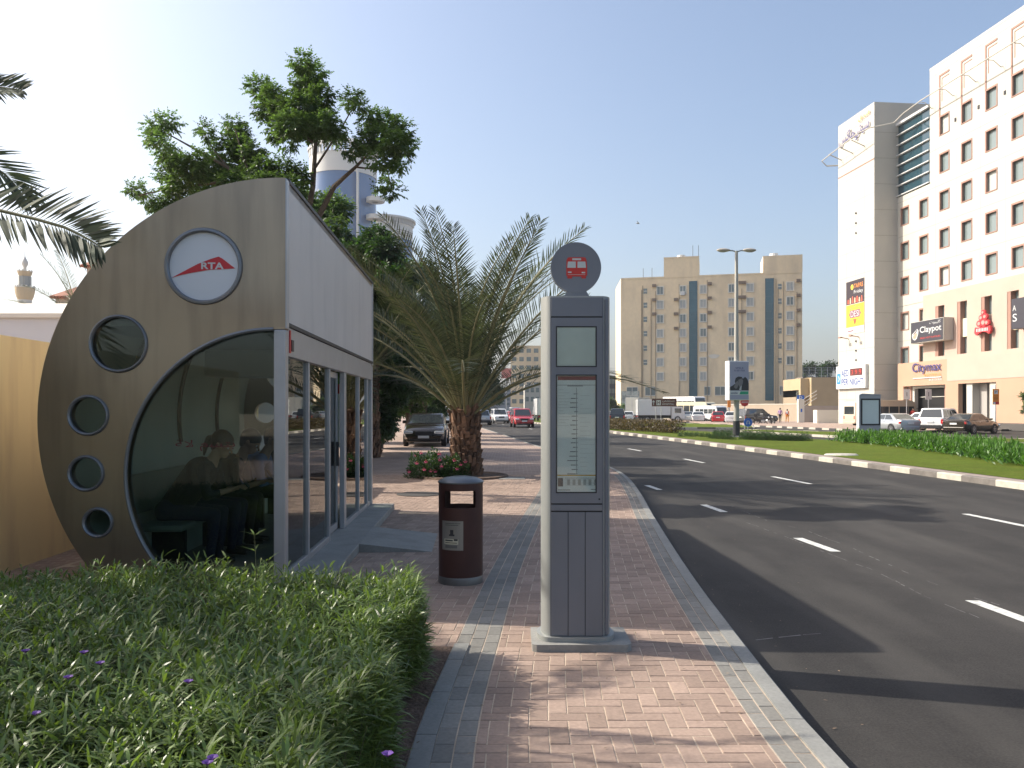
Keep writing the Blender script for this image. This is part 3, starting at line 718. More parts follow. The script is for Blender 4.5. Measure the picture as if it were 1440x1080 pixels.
def car(kind, pname, loc, rz, label, group=None, plate_txt=None, name='parked_car', cat='car', tint=None):
    S = SPEC[kind]; P = PAINT[pname]; L, W, H = S['L'], S['W'], S['H']
    T = thing(name, label, cat, loc, rz, group)
    b = MB(); xs = sorted(set([d[0] for d in S['deck']]+[-L*.42,-L*.3,-.6,0,.5,L*.3,L*.42]))
    dk = lambda x: np.interp(x, [d[0] for d in S['deck']], [d[1] for d in S['deck']])
    nst = 0; vs = []; cl = S['cl']
    for x in xs:
        t = abs(x)/(L/2); w = W/2*(1-.14*t**5); z = float(dk(x))
        low = cl+(.14 if t > .93 else 0)
        half = [(w*.86,low),(w*.985,low+.12),(w,low+(z-low)*.55),(w*.975,z-.10),(w*.90,z-.02),(w*.5,z+.012),(0,z+.02)]
        ring = [(x,y,zz) for y,zz in half]+[(x,-y,zz) for y,zz in half[-2::-1]]
        vs += ring; n = len(ring); nst += 1
    fs = [(i*n+j,(i+1)*n+j,(i+1)*n+j+1,i*n+j+1) for i in range(nst-1) for j in range(n-1)]
    fs += [((i+1)*n,i*n,i*n+n-1,(i+1)*n+n-1) for i in range(nst-1)]
    fs += [tuple(range(n)), tuple(reversed([(nst-1)*n+j for j in range(n)]))]
    b.add(vs, fs)
    rb, rt, ft, fb, zb = S['gh']; wb_ = W/2*.93; wt = W/2*.76; zt_ = H
    gv = []
    sec = [(rb,wb_,zb),(rt,wt,zt_-.05),(rt+.14,wt,zt_-.01),((rt+ft)/2,wt*1.01,zt_),(ft-.12,wt,zt_-.02),(ft,wt*.99,zt_-.06),(fb,wb_*.95,zb)]
    # greenhouse as one closed loft
    A = Vector((rb,wb_,zb)); B = Vector((fb,wb_*.95,zb)); C_ = Vector((ft,wt,zt_-.05)); D_ = Vector((rt,wt,zt_-.05))
    gv = [A,B,C_,D_,(A.x,-A.y,A.z),(B.x,-B.y,B.z),(C_.x,-C_.y,C_.z),(D_.x,-D_.y,D_.z),
          (ft-.1,wt*.85,zt_-.012),(rt+.1,wt*.85,zt_-.008),(ft-.1,-wt*.85,zt_-.012),(rt+.1,-wt*.85,zt_-.008),((rt+ft)/2,wt*.8,zt_),((rt+ft)/2,-wt*.8,zt_)]
    b.add(gv, [(0,3,2,1),(4,5,6,7),(1,2,6,5),(0,4,7,3),(2,8,10,6),(3,7,11,9),(2,3,9,12,8),(7,6,10,13,11),(8,12,13,10),(12,9,11,13)])
    b.build('body', P, T, smooth=True, bevel=.03, seg=2, ang=50)
    # glass
    gl = m_carglass
    def bil(u, v, s):
        p = (A*(1-u)+B*u)*(1-v)+(D_*(1-u)+C_*u)*v; nrm = (B-A).cross(D_-A).normalized()
        if nrm.y < 0: nrm = -nrm
        p = p+nrm*.009; return (p.x, s*p.y, p.z)
    cuts = {'sedan':[(.13,.46),(.49,.86)],'suv':[(.06,.27),(.30,.58),(.61,.92)],'hatch':[(.1,.45),(.48,.88)],'van':[(.04,.26),(.28,.50),(.52,.74),(.76,.94)],'pickup':[(.12,.86)]}[kind]
    for s in (-1,1):
        for u0,u1 in cuts:
            w = MB(); q = [bil(u0,.1,s),bil(u1,.1,s),bil(min(u1,.98),.86,s),bil(u0,.86,s)]
            w.add(q, [(0,1,2,3) if s < 0 else (3,2,1,0)]); w.build('side_window', gl, T)
    def cross(a, c_, off, inset=.07, name='windscreen'):
        # a=base (x,w,z) c=top
        w = MB(); nx = Vector((c_[2]-a[2],0,-(c_[0]-a[0]))).normalized()*off
        def pt(v, s, e): 
            return Vector((a[0]+(c_[0]-a[0])*v, s*((a[1]+(c_[1]-a[1])*v)-e), a[2]+(c_[2]-a[2])*v))+nx
        q = [pt(.08,-1,inset),pt(.08,1,inset),pt(.92,1,inset),pt(.92,-1,inset)]
        w.add(q, [(0,1,2,3) if off > 0 else (3,2,1,0)]); return w.build(name, gl, T)
    cross((fb,wb_*.95,zb),(ft,wt,zt_-.05), .010)
    cross((rb,wb_,zb),(rt,wt,zt_-.05), -.010, .09 if kind != 'van' else .12, 'rear_window')
    zf = float(dk(L/2-.15)); zr = float(dk(-L/2+.12))
    for s in (-1,1):
        y = s*(W/2*.72)
        h = MB(); h.box(L/2-.16,L/2-.005,y-.2,y+.2,zf-.18,zf-.05); h.build('headlight', m_hl, T, bevel=.03)
        q = MB(); q.box(-L/2+.005,-L/2+.22,s*W/2*.93-.12*s-.12,s*W/2*.93-.12*s+.12,zr-.30,zr-.12) if kind not in ('van','suv','pickup') else q.box(-L/2-.005,-L/2+.12,s*(W/2*.84)-.09,s*(W/2*.84)+.09,zr-.42,zr-.08)
        q.build('tail_light', m_tl, T, bevel=.02)
        m_ = MB(); m_.box(fb-.35,fb-.2,s*(W/2+.04)-.09,s*(W/2+.04)+.09,zb+.02,zb+.16); m_.build('wing_mirror', P, T, bevel=.03)
    gr = MB(); gr.box(L/2-.10,L/2+.006,-.36,.36,zf-.26,zf-.06); gr.box(L/2-.2,L/2-.01,-.6,.6,cl+.06,cl+.2); gr.build('grille', m_dark, T, bevel=.015)
    bu = MB(); bu.box(-L/2-.03,-L/2+.2,-W/2*.8,W/2*.8,cl+.02,cl+.30); bu.box(L/2-.25,L/2-.02,-W/2*.78,W/2*.78,cl,cl+.08); bu.build_each('bumper', P if kind in('sedan','hatch') else m_dark, T, bevel=.04)
    pt_ = MB(); pt_.box(-L/2-.04,-L/2-.02,-.24,.24,zr-.33,zr-.21); pt_.box(L/2+.008,L/2+.014,-.24,.24,zf-.36,zf-.25); pt_.build_each('number_plate', m_plate, T)
    hd = MB()
    for s in (-1,1):
        for x in ((-.55,.42) if kind != 'pickup' else (.2,)): hd.box(x-.09,x+.09,s*W/2*.985-.012,s*W/2*.985+.012,zb-.13,zb-.10)
    hd.build_each('door_handle', m_rim if pname not in ('black','darkgrey') else m_dark, T)
    ar = MB()
    for wx in S['wx']:
        for s in (-1,1):
            y = s*(W/2*1.0)
            ar.prism(circ(wx,S['r'],S['r']*1.16,20), y-.14 if s>0 else y-.004, y+.004 if s>0 else y+.14, 'y')
    ARCH(ar, T)
    for wx in S['wx']:
        for s in (-1,1): wheel(S['r'],.22,T,(wx,s*(W/2-.09),S['r']))
    return T
paint('black',(.012,.013,.015),.18); paint('white',(.72,.73,.72),.3); paint('silver',(.42,.44,.46),.28,.6); paint('red',(.42,.02,.025),.25); paint('grey',(.20,.21,.22),.3,.5); paint('darkgrey',(.05,.055,.06),.25,.4); paint('cream',(.72,.66,.46),.35); paint('beige',(.50,.42,.31),.35); paint('blackbronze',(.03,.024,.018),.2,.3)
def box_vehicle(name, cat, label, loc, rz, L, W, H, P, stripe=None, win=(1.15,1.95), nwin=5, group=None, cab=None, roofP=None):
    """bus or coach: rounded body, row of side windows, big windscreen, lamps, wheels"""
    T = thing(name, label, cat, loc, rz, group)
    b = MB(); z0 = .32
    side = [(-L/2,z0),(L/2-.05,z0),(L/2,z0+.25),(L/2-.03,H*.45),(L/2-.35,H-.22),(L/2-.7,H),(-L/2+.2,H),(-L/2,H-.25)]
    b.prism(side, -W/2, W/2, 'y'); b.build('body', P, T, smooth=True, bevel=.12, seg=3, ang=40)
    if roofP: MB().box(-L/2+.25,L/2-.8,-W/2*.86,W/2*.86,H-.02,H+.04).build('roof', roofP, T, bevel=.03)
    x0, x1 = -L/2+.45, L/2-1.1; n = nwin; st_ = (x1-x0)/n
    for s in (-1,1):
        for i in range(n):
            w = MB(); y = s*(W/2+.006); w.box(x0+i*st_+.05,x0+(i+1)*st_-.05,y-.006,y+.006,win[0],win[1]); w.build('side_window', m_carglass, T)
        w = MB(); y = s*(W/2+.006); w.box(x1+.02,L/2-.5,y-.006,y+.006,win[0]-.1,win[1]); w.build('cab_window', m_carglass, T)
    w = MB(); za, zb_ = H*.47, H-.27; xa, xb = L/2-.03-(za-H*.45)/(H*.55-.22)*.32, L/2-.03-(zb_-H*.45)/(H*.55-.22)*.32
    w.add([(xa+.02,-W/2+.14,za),(xa+.02,W/2-.14,za),(xb+.02,W/2-.16,zb_),(xb+.02,-W/2+.16,zb_)],[(0,1,2,3)]); w.build('windscreen', m_carglass, T)
    w = MB(); w.box(-L/2-.008,-L/2,-W/2+.25,W/2-.25,win[0],win[1]); w.build('rear_window', m_carglass, T)
    for s in (-1,1):
        h = MB(); h.box(L/2-.08,L/2+.02,s*(W/2-.3)-.14,s*(W/2-.3)+.14,.62,.82); h.build('headlight', m_hl, T, bevel=.02)
        q = MB(); q.box(-L/2-.02,-L/2+.06,s*(W/2-.2)-.08,s*(W/2-.2)+.08,.75,1.1); q.build('tail_light', m_tl, T, bevel=.02)
        mi_ = MB(); mi_.tube([(L/2-.2,s*W/2,H*.7),(L/2+.1,s*(W/2+.15),H*.68)],.02,6); mi_.box(L/2+.04,L/2+.14,s*(W/2+.17)-.08,s*(W/2+.17)+.08,H*.5,H*.67); mi_.build('wing_mirror', m_dark, T)
    bu = MB(); bu.box(L/2-.15,L/2+.05,-W/2+.08,W/2-.08,.32,.52); bu.box(-L/2-.05,-L/2+.15,-W/2+.08,W/2-.08,.32,.52); bu.build_each('bumper', stripe or P, T, bevel=.04)
    MB().box(L/2+.051,L/2+.058,-.25,.25,.4,.5).build_each('number_plate', m_plate, T)
    ar = MB()
    for wx in (-L/2+L*.22, L/2-L*.20):
        for s in (-1,1):
            y = s*W/2; ar.prism(circ(wx,.42,.5,20), y-.2 if s>0 else y-.004, y+.004 if s>0 else y+.2, 'y')
            wheel(.42,.26,T,(wx,s*(W/2-.1),.42))
    ARCH(ar, T)
    return T
def truck(label, loc, rz, boxcol, L=6.2, H=3.1, name='box_truck'):
    T = thing(name, label, 'truck', loc, rz)
    MB().box(-L/2,L/2-1.9,-1.05,1.05,.95,H).build('cargo_box', boxcol, T, bevel=.03)
    tr_ = MB(); 
    for x in (-L/2,L/2-1.96): 
        tr_.box(x-.012,x+.05,-1.062,-.98,.94,H+.01); tr_.box(x-.012,x+.05,.98,1.062,.94,H+.01)
    tr_.box(-L/2-.02,-L/2-.002,-.02,.02,1,H-.05); tr_.build_each('box_edge', m_alu, T)
    MB().box(-L/2+.1,L/2-.2,-.45,.45,.55,.94).build('chassis', m_dark, T)
    c_ = MB(); c_.prism([(L/2-1.8,.5),(L/2,.5),(L/2,1.2),(L/2-.3,2.1),(L/2-1.8,2.15)], -.95,.95,'y'); c_.build('cab', PAINT['white'], T, smooth=True, bevel=.08)
    for s in (-1,1): MB().box(L/2-1.35,L/2-.45,s*.955-.004,s*.955+.004,1.25,1.9).build('side_window', m_carglass, T)
    MB().add([(L/2-.01,-.82,1.25),(L/2-.01,.82,1.25),(L/2-.27,.8,2.02),(L/2-.27,-.8,2.02)],[(0,1,2,3)]).build('windscreen', m_carglass, T)
    for s in (-1,1):
        MB().box(-L/2-.01,-L/2+.05,s*.8-.12,s*.8+.12,.7,.85).build('tail_light', m_tl, T)
        for wx in (-L/2+1.3, L/2-.95): wheel(.42,.26,T,(wx,s*.85,.42))
    return T
# ------------------------------------------------------------------ vehicles placed
RZ = ROADZ+.002
def gp(px, Y): return ((px-CX)/F*Y, Y, RZ)
def hd(deg): return math.radians(deg)       # 90 = front faces away from the camera, -90 = faces it
pk = 'cars parked in front of the hotel'
car('sedan','silver', gp(1252,62), hd(100), 'silver sedan parked behind the grey advertising panel, rear towards us', pk)
car('suv','white', gp(1326,63.5), hd(42), 'big white four wheel drive parked between silver and black sedans', pk)
car('sedan','blackbronze', gp(1366,59.0), hd(33), 'glossy black sedan parked beside the white four wheel drive', pk)
car('hatch','white', gp(1296,76), hd(100), 'small white hatchback mostly hidden behind the big white four wheel drive', pk)
box_vehicle('minibus','minibus','beige and white minibus parked in front of the hotel tower', gp(1238,84), hd(12), 7.2, 2.1, 2.65, PAINT['beige'], PAINT['beige'], (1.25,2.05), 5, roofP=PAINT['beige'])
cg_ = 'cars parked along the tan wall'
car('suv','darkgrey', gp(1065,100), hd(20), 'dark grey crossover parked near the motorcycles by the tan wall', cg_)
car('hatch','white', gp(1030,104), hd(70), 'white hatchback parked behind the billboard lamp post', cg_)
car('hatch','red', gp(1010,107), hd(75), 'bright red hatchback parked beside a white passenger van', cg_)
box_vehicle('passenger_van','van','white passenger van facing the street beside the red hatchback', (gp(999,118)[0],118,RZ), hd(-62), 5.2, 1.95, 2.3, PAINT['white'], PAINT['white'], (1.15,1.8), 4)
car('sedan','white', gp(981,116), hd(80), 'white sedan parked next to the white passenger van', cg_)
car('sedan','silver', gp(966,119), hd(82), 'pale silver sedan parked in front of the cream bus', cg_)
box_vehicle('cream_bus','bus','cream and white bus with long side windows parked below the beige building', (gp(972,126)[0],127,RZ), hd(-50), 8.6, 2.3, 2.9, PAINT['cream'], PAINT['cream'], (1.35,2.35), 6)
box_vehicle('coach','bus','tall white coach seen over the roof of the cream bus', (gp(962,150)[0],150,RZ), hd(-60), 9, 2.5, 4.1, PAINT['white'], None, (2.2,3.3), 6)
truck('white box truck parked behind the brown hospital sign', (gp(930,112)[0],113,RZ), hd(0), PAINT['white'], 6.4, 3.1)
truck('grey cargo truck with its cream rear doors towards us', (gp(900,124)[0],124,RZ), hd(60), mat('truck_box_grey',(.42,.41,.37),.5,noise=[(1,.08)]), 6.6, 3.5)
car('suv','black', gp(869,100), hd(80), 'black four wheel drive with red tail lights beyond the purple hedge', cg_)
car('hatch','white', gp(884,118), hd(80), 'little white car beside the grey cargo truck', cg_)
for i,(px,Y,k,p,a,l) in enumerate([(860,150,'sedan','silver',60,'distant silver sedan, left end of the far parking area'),(871,168,'suv','white',70,'distant white four wheel drive left of the dark glass block'),(862,185,'van','white',70,'distant white van furthest back in the parking area'),(878,200,'sedan','grey',70,'distant grey sedan under the small green tree')]):
    car(k,p,gp(px,Y),hd(a),l,cg_)
# traffic on the road
tg = 'traffic on the main road'
car('suv','red', gp(733.5,80), hd(-84), 'red four wheel drive coming towards us in the right lane', tg, name='car')
car('suv','white', gp(702,104), hd(-82), 'white car with dark grille coming down the middle of the road', tg, name='car')
car('pickup','silver', gp(678,92), hd(96), 'silver pickup driving away beside the palm trunk', tg, name='pickup_truck', cat='pickup truck')
car('sedan','silver', gp(716,128), hd(-82), 'silver sedan just behind the red four wheel drive', tg, name='car')
car('hatch','red', gp(722,112), hd(-82), 'small red and white hatchback partly hidden by the red four wheel drive', tg, name='car')
for px,Y,k,p,l in [(724,150,'van','white','white van far up the road among the traffic'),(707,165,'sedan','grey','grey sedan far up the road'),(733,175,'suv','black','black four wheel drive far up the road'),(696,140,'sedan','silver','pale sedan far up the road on its left side'),(715,195,'sedan','white','white sedan at the far end of the traffic')]:
    car(k,p,gp(px,Y),hd(-82),l,tg,name='car')
truck('white box truck standing at the right kerb far up the road', (gp(762,118)[0],118,RZ), hd(95), PAINT['white'], 6.4, 3.3)
t_ = car('sedan','blackbronze', (gp(596,36)[0],37.5,.0), hd(-88), 'dark bronze sedan parked under the trees behind the palm', 'cars under the roadside trees')
car('van','white', (gp(600,60)[0],62,.0), hd(-88), 'white van parked in the shade beyond the dark bronze sedan', 'cars under the roadside trees')
car('sedan','silver', (gp(616,75)[0],78,.0), hd(-88), 'silver car glimpsed between palm trunk and dark bronze sedan', 'cars under the roadside trees')
def motorcycle(loc, rz, label, P):
    T = thing('motorcycle', label, 'motorcycle', loc, rz, 'motorcycles by the wall')
    for x in (-.68,.68):
        t = MB(); M = Matrix.Translation((x,0,.31)) @ Matrix.Rotation(PI/2,4,'X'); 
        t.lathe([(.24,-.05),(.31,-.05),(.33,0),(.31,.05),(.24,.05),(.24,-.05)], n=20, M=M); w = t.build('wheel', m_black, T, smooth=True)
        q = MB(); q.lathe([(0,-.04),(.06,-.04),(.06,.04),(0,.04)], n=10, M=M)
        for k in range(6): q.box(-.01,.01,-.01,.01,.05,.25,0,Matrix.Translation((x,0,.31))@Matrix.Rotation(PI*k/3,4,'Y'))
        q.build('rim', m_rim, w)
    f = MB(); f.tube([(-.68,.07,.31),(-.2,.07,.42),(.1,0,.45),(.45,0,.9)], .03, 8); f.tube([(-.68,-.07,.31),(-.2,-.07,.42),(.1,0,.45)], .03, 8); f.tube([(.68,.06,.31),(.45,.05,.95)], .025, 8); f.tube([(.68,-.06,.31),(.45,-.05,.95)], .025, 8); f.build('frame', m_dark, T)
    e = MB(); e.box(-.2,.2,-.14,.14,.3,.55); e.build('engine', m_rim, T, bevel=.03)
    MB().ball((.15,0,.78),(.25,.14,.13)).build('fuel_tank', P, T, smooth=True)
    MB().box(-.75,-.05,-.13,.13,.72,.82).build('seat', m_dark, T, bevel=.04)
    MB().box(-.98,-.55,-.2,.2,.86,1.25).build('delivery_box', P, T, bevel=.03)
    h = MB(); h.tube([(.36,-.35,1.02),(.45,-.1,.98),(.45,.1,.98),(.36,.35,1.02)], .018, 8); h.build('handlebar', m_dark, T)
    MB().ball((.6,0,.85),(.09,.1,.1)).build('headlight', m_hl, T, smooth=True)
m_moto = mat('moto_grey',(.03,.03,.035),.3)
motorcycle((gp(1073,93)[0],93,RZ), hd(-20), 'black motorcycle nearest the kerb behind the billboard post', m_moto)
motorcycle((gp(1080,95)[0],95,RZ), hd(-55), 'black motorcycle standing to the right of the other, front wheel turned to us', m_moto)

# ------------------------------------------------------------------ people
def make_body(name, prims, mats, parent, voxel=.012, smooth=6):
    """prims: list of (a, b, ra, rb, matindex[, flatten]) tapered capsules fused into one continuous surface"""
    mb = MB()
    for p in prims:
        a, b_, ra, rb, mi = p[:5]; a = Vector(a); b_ = Vector(b_); n = 14; k = 5
        t = b_-a; Lg = max(t.length,1e-5); t = t/Lg; u = t.orthogonal().normalized(); w = t.cross(u)
        rings = []
        for i in range(k): th = PI/2*(i)/k; rings.append((a-t*ra*math.cos(th), ra*math.sin(th)))
        rings.append((a,ra)); rings.append((b_,rb))
        for i in range(1,k): th = PI/2*i/k; rings.append((b_+t*rb*math.sin(th), rb*math.cos(th)))
        rings.append((b_+t*rb,0))
        vs = [rings[0][0]]
        for c_, r_ in rings[1:-1]:
            for j in range(n): al = 2*PI*j/n; vs.append(c_+(u*math.cos(al)+w*math.sin(al))*r_)
        vs.append(rings[-1][0]); m_ = len(rings)-2; fs = []
        for j in range(n):
            fs.append((0,1+(j+1)%n,1+j)); fs.append((len(vs)-1,1+(m_-1)*n+j,1+(m_-1)*n+(j+1)%n))
            for i in range(m_-1): fs.append((1+i*n+j,1+i*n+(j+1)%n,1+(i+1)*n+(j+1)%n,1+(i+1)*n+j))
        mb.add(vs, fs)
    o = mb.build('tmp', mats[0])
    r = o.modifiers.new('r','REMESH'); r.mode = 'VOXEL'; r.voxel_size = voxel; r.use_smooth_shade = True
    s = o.modifiers.new('s','SMOOTH'); s.factor = .5; s.iterations = smooth
    dg = bpy.context.evaluated_depsgraph_get(); me = bpy.data.meshes.new_from_object(o.evaluated_get(dg))
    bpy.data.objects.remove(o)
    me.materials.clear()
    for m_ in mats: me.materials.append(m_)
    n = len(me.polygons); c_ = np.empty(n*3,np.float32); me.polygons.foreach_get('center', c_); c_ = c_.reshape(n,3)
    best = np.full(n,1e9); idx = np.zeros(n,int)
    for p in prims:
        a = np.array(p[0],float); b_ = np.array(p[1],float); ab = b_-a; t = np.clip(((c_-a)@ab)/max(ab@ab,1e-9),0,1)
        d = np.linalg.norm(c_-(a+t[:,None]*ab),axis=1)-(p[2]+(p[3]-p[2])*t)
        k = d < best; best[k] = d[k]; idx[k] = p[4]
    me.polygons.foreach_set('material_index', idx.astype(np.int32)); me.polygons.foreach_set('use_smooth',[True]*n)
    return link(name, me, parent)
def hand(prims, wrist, d, up, mi, curl=.6):
    """palm and five bent fingers"""
    wrist = Vector(wrist); d = Vector(d).normalized(); up = Vector(up).normalized(); s_ = d.cross(up).normalized(); up = s_.cross(d)
    pc = wrist+d*.045; pe = wrist+d*.085
    for k in (-1,0,1): prims.append((wrist+d*.015+s_*k*.012, pe+s_*k*.024, .017,.014,mi))
    for k,(o_,l) in enumerate(((-.034,.062),(-.012,.072),(.011,.068),(.032,.052))):
        a = pe+s_*o_; b_ = a+(d*math.cos(curl*.6)-up*math.sin(curl*.6))*l*.5; c_ = b_+(d*math.cos(curl*1.7)-up*math.sin(curl*1.7))*l*.5
        prims.append((a,b_,.0095,.0085,mi)); prims.append((b_,c_,.0085,.007,mi))
    a = wrist+d*.025-s_*.022; b_ = a+(d*.6-s_*.7-up*.25).normalized()*.04; c_ = b_+(d*.9-up*.35).normalized()*.03
    prims.append((a,b_,.012,.010,mi)); prims.append((b_,c_,.010,.008,mi))
def head(prims, neck, hc, fd, mi, k=1.):
    """hc head centre, fd facing direction"""
    hc = Vector(hc); fd = Vector(fd).normalized(); up = Vector((0,0,1)); sd = fd.cross(up).normalized(); up = sd.cross(fd)
    prims.append((neck, hc-up*.05*k-fd*.015, .055*k,.052*k,mi))
    prims.append((hc+up*.035*k-fd*.015*k, hc+up*.025*k+fd*.01*k, .088*k,.085*k,mi))
    prims.append((hc-up*.01*k+fd*.025*k, hc-up*.075*k+fd*.055*k, .062*k,.036*k,mi))
    prims.append((hc+up*.005*k+fd*.10*k, hc-up*.028*k+fd*.118*k, .010*k,.014*k,mi))            # nose
    for s in (-1,1):
        prims.append((hc+sd*s*.080*k-up*.01*k, hc+sd*s*.084*k+up*.022*k, .012*k,.014*k,mi))      # ears
        prims.append((hc+sd*s*.02*k+up*.028*k+fd*.088*k, hc+sd*s*.045*k+up*.026*k+fd*.078*k, .012*k,.010*k,mi))   # brow
    prims.append((hc-up*.056*k+fd*.092*k-sd*.018*k, hc-up*.056*k+fd*.092*k+sd*.018*k, .009*k,.009*k,mi))  # lips
    return up, sd
def eyes(hc, fd, up, sd, parent, k=1.):
    e = MB()
    for s in (-1,1):
        c_ = Vector(hc)+fd*.082*k+up*.008*k+sd*s*.031*k; e.ball(c_,.0125*k,8)
        e.ball(c_+fd*.0085*k,.006*k,6,1)
    e.build('eye', [m_white, m_black], parent, smooth=True)
m_skin = [mat('skin_brown',(.30,.165,.10),.55), mat('skin_tan',(.42,.25,.16),.55)]
m_hair = mat('hair_black',(.012,.010,.009),.45, bump=(90,.5,.004))
m_cl = dict(black=mat('cloth_black',(.016,.016,.019),.85), navy=mat('cloth_navy',(.014,.018,.05),.85), blue=mat('cloth_blue',(.13,.19,.36),.85), green=mat('cloth_dark_green',(.02,.04,.03),.85), white=mat('cloth_white',(.5,.5,.48),.85), purple=mat('cloth_lilac',(.42,.26,.45),.85), redc=mat('cloth_red',(.55,.06,.04),.85), orange=mat('cloth_orange',(.75,.28,.04),.85), shoe=mat('shoe',(.02,.018,.016),.5))
def hairmesh(hc, fd, up, parent, k=1., tail=False, cap=False):
    prims = []; hc = Vector(hc); fd = Vector(fd).normalized(); up = Vector(up)
    prims.append((hc+up*.05*k-fd*.03*k, hc+up*.045*k+fd*.0*k, .098*k,.094*k,0))
    prims.append((hc-fd*.055*k+up*.02*k, hc-fd*.05*k-up*.04*k, .075*k,.055*k,0))
    if tail: prims.append((hc-fd*.14*k+up*.0*k, hc-fd*.16*k-up*.07*k, .045*k,.03*k,0)); prims.append((hc-fd*.16*k-up*.07*k, hc-fd*.14*k-up*.17*k, .03*k,.012*k,0))
    return make_body('hair', prims, [m_hair], parent, .012, 3)
def sitter(label, ly, top, skin, lean=.30, tail=False, phone=True, face=(1,-.25,-.45), trous='navy', lx=-1.42):
    base = SH.matrix_world if False else None
    loc = Matrix.Translation(SH.location) @ Matrix.Rotation(SH.rotation_euler.z,4,'Z')
    T = thing('person', label, 'person', loc @ Vector((lx,ly,.56)), SH.rotation_euler.z, 'people waiting inside the shelter')
    P = []; hip = Vector((.18,0,.10)); ch = Vector((.18+lean*.75,0,.44)); nk = Vector((.18+lean*1.05,0,.545))
    P += [((.15,-.09,.08),(.15,.09,.08),.115,.115,1),(hip,ch,.14,.155,0),((ch.x,-.09,.45),(ch.x,.09,.45),.115,.115,0),((nk.x-.02,-.15,.49),(nk.x-.02,.15,.49),.062,.062,0)]
    hc = Vector((nk.x+.10,0,.70)); fd = Vector(face).normalized()
    up, sd = head(P, nk, hc, fd, 2)
    P.append((nk-Vector((0,0,.02)), nk+Vector((.02,0,.03)), .06,.055,2))
    hands = Vector((nk.x+.24,-.02,.30))
    for s in (-1,1):
        sh_ = Vector((nk.x-.02,s*.19,.48)); el = Vector((nk.x+.03,s*.24,.24)); wr = hands+Vector((-.04,s*.065,-.02))
        P += [(sh_,el,.056,.045,0),(el,el+(wr-el)*.45,.043,.036,0),(el+(wr-el)*.45,wr,.033,.025,2)]
        hand(P, wr, (hands+Vector((.10,0,.03))-wr), (0,-s*.2,1), 2, .7)
        P += [((.17,s*.10,.07),(.60,s*.12,.05),.088,.062,1),((.60,s*.12,.04),(.56,s*.12,-.36),.060,.042,1),((.54,s*.12,-.405),(.70,s*.13,-.42),.036,.030,3)]
    b_ = make_body('body', P, [m_cl[top], m_cl[trous], skin, m_cl['shoe']], T, .010, 4)
    hairmesh(hc, fd, up, T, 1., tail); eyes(hc, fd, up, sd, b_)
    if phone:
        q = MB().box(-.006,.006,-.036,.036,-.07,.07); w = q.build('phone', m_dark, None, bevel=.004)
        w.location = loc @ Vector((lx+hands.x+.07,ly,.56+hands.z+.055)); w.rotation_euler = (0,math.radians(-35),SH.rotation_euler.z)
        tag(w, 'dark phone held by the %s' % phone, 'phone', None)
    return T
sitter('woman with tied back dark hair in black, seated nearest the round end glass', .75, 'black', m_skin[1], .34, True, 'woman nearest the round end glass')
sitter('second seated person from the round end glass, dark top, bent forward', 1.42, 'black', m_skin[0], .42, False, 'second seated person from the end glass', (1,-.1,-.6))
sitter('seated person in a blue shirt, third from the round end glass', 2.05, 'blue', m_skin[1], .5, False, None, (1,-.3,-.3), 'black')
sitter('seated person deepest inside the shelter, dark green top, head held upright', 2.75, 'green', m_skin[1], .40, False, None, (.9,-.5,-.1), 'black', -1.25)
def walker(label, loc, rz, top, trous, skin, h=1.7, bag=False):
    T = thing('person', label, 'person', loc, rz, 'people walking along the tan wall'); k = h/1.7; P = []
    v = lambda x,y,z: Vector((x*k,y*k,z*k))
    P += [(v(0,-.08,.92),v(0,.08,.92),.12*k,.12*k,1),(v(0,0,1.0),v(.01,0,1.30),.13*k,.155*k,0),(v(.01,-.13,1.38),v(.01,.13,1.38),.075*k,.075*k,0)]
    hc = v(.03,0,1.58); up, sd = head(P, v(0,0,1.42), hc, Vector((1,0,-.1)), 2, k)
    for s,st_ in ((-1,.16),(1,-.18)):
        P += [(v(0,s*.09,.90),v(st_*.7,s*.10,.50),.088*k,.062*k,1),(v(st_*.7,s*.10,.50),v(st_*1.1-.05,s*.10,.10),.058*k,.04*k,1),(v(st_*1.1-.07,s*.10,.045),v(st_*1.1+.10,s*.11,.035),.038*k,.032*k,3)]
        el = v(-st_*.5,s*.24,1.10); wr = v(-st_*.9+.06,s*.25,.87)
        P += [(v(0,s*.18,1.38),el,.052*k,.042*k,0),(el,wr,.036*k,.026*k,2)]
        hand(P, wr, (0.2,0,-1), (0,s,0), 2, .4)
    make_body('body', P, [m_cl[top],m_cl[trous],skin,m_cl['shoe']], T, .014, 3)
    hairmesh(hc, Vector((1,0,-.1)).normalized(), up, T, k)
    return T
walker('person in lilac shirt and black trousers walking away along the tan wall', (at(1097,576,101)[0],101,.0), hd(80), 'purple','black', m_skin[0], 1.78)
w_ = walker('person in red top and orange trousers walking along the tan wall', (at(1107,576,101)[0],101,.0), hd(60), 'redc','orange', m_skin[0], 1.65)
q = MB().box(-.26,-.16,-.14,.14,1.1,1.4).build('white_bag', m_white, None, bevel=.03, loc=w_.location, rz=w_.rotation_euler.z); tag(q, 'white bag on the back of the person in red', 'bag')
walker('person in a red shirt standing between the minibus and the hotel entrance', (at(1284,576,83)[0],83,.0), hd(-100), 'redc','black', m_skin[0], 1.75)
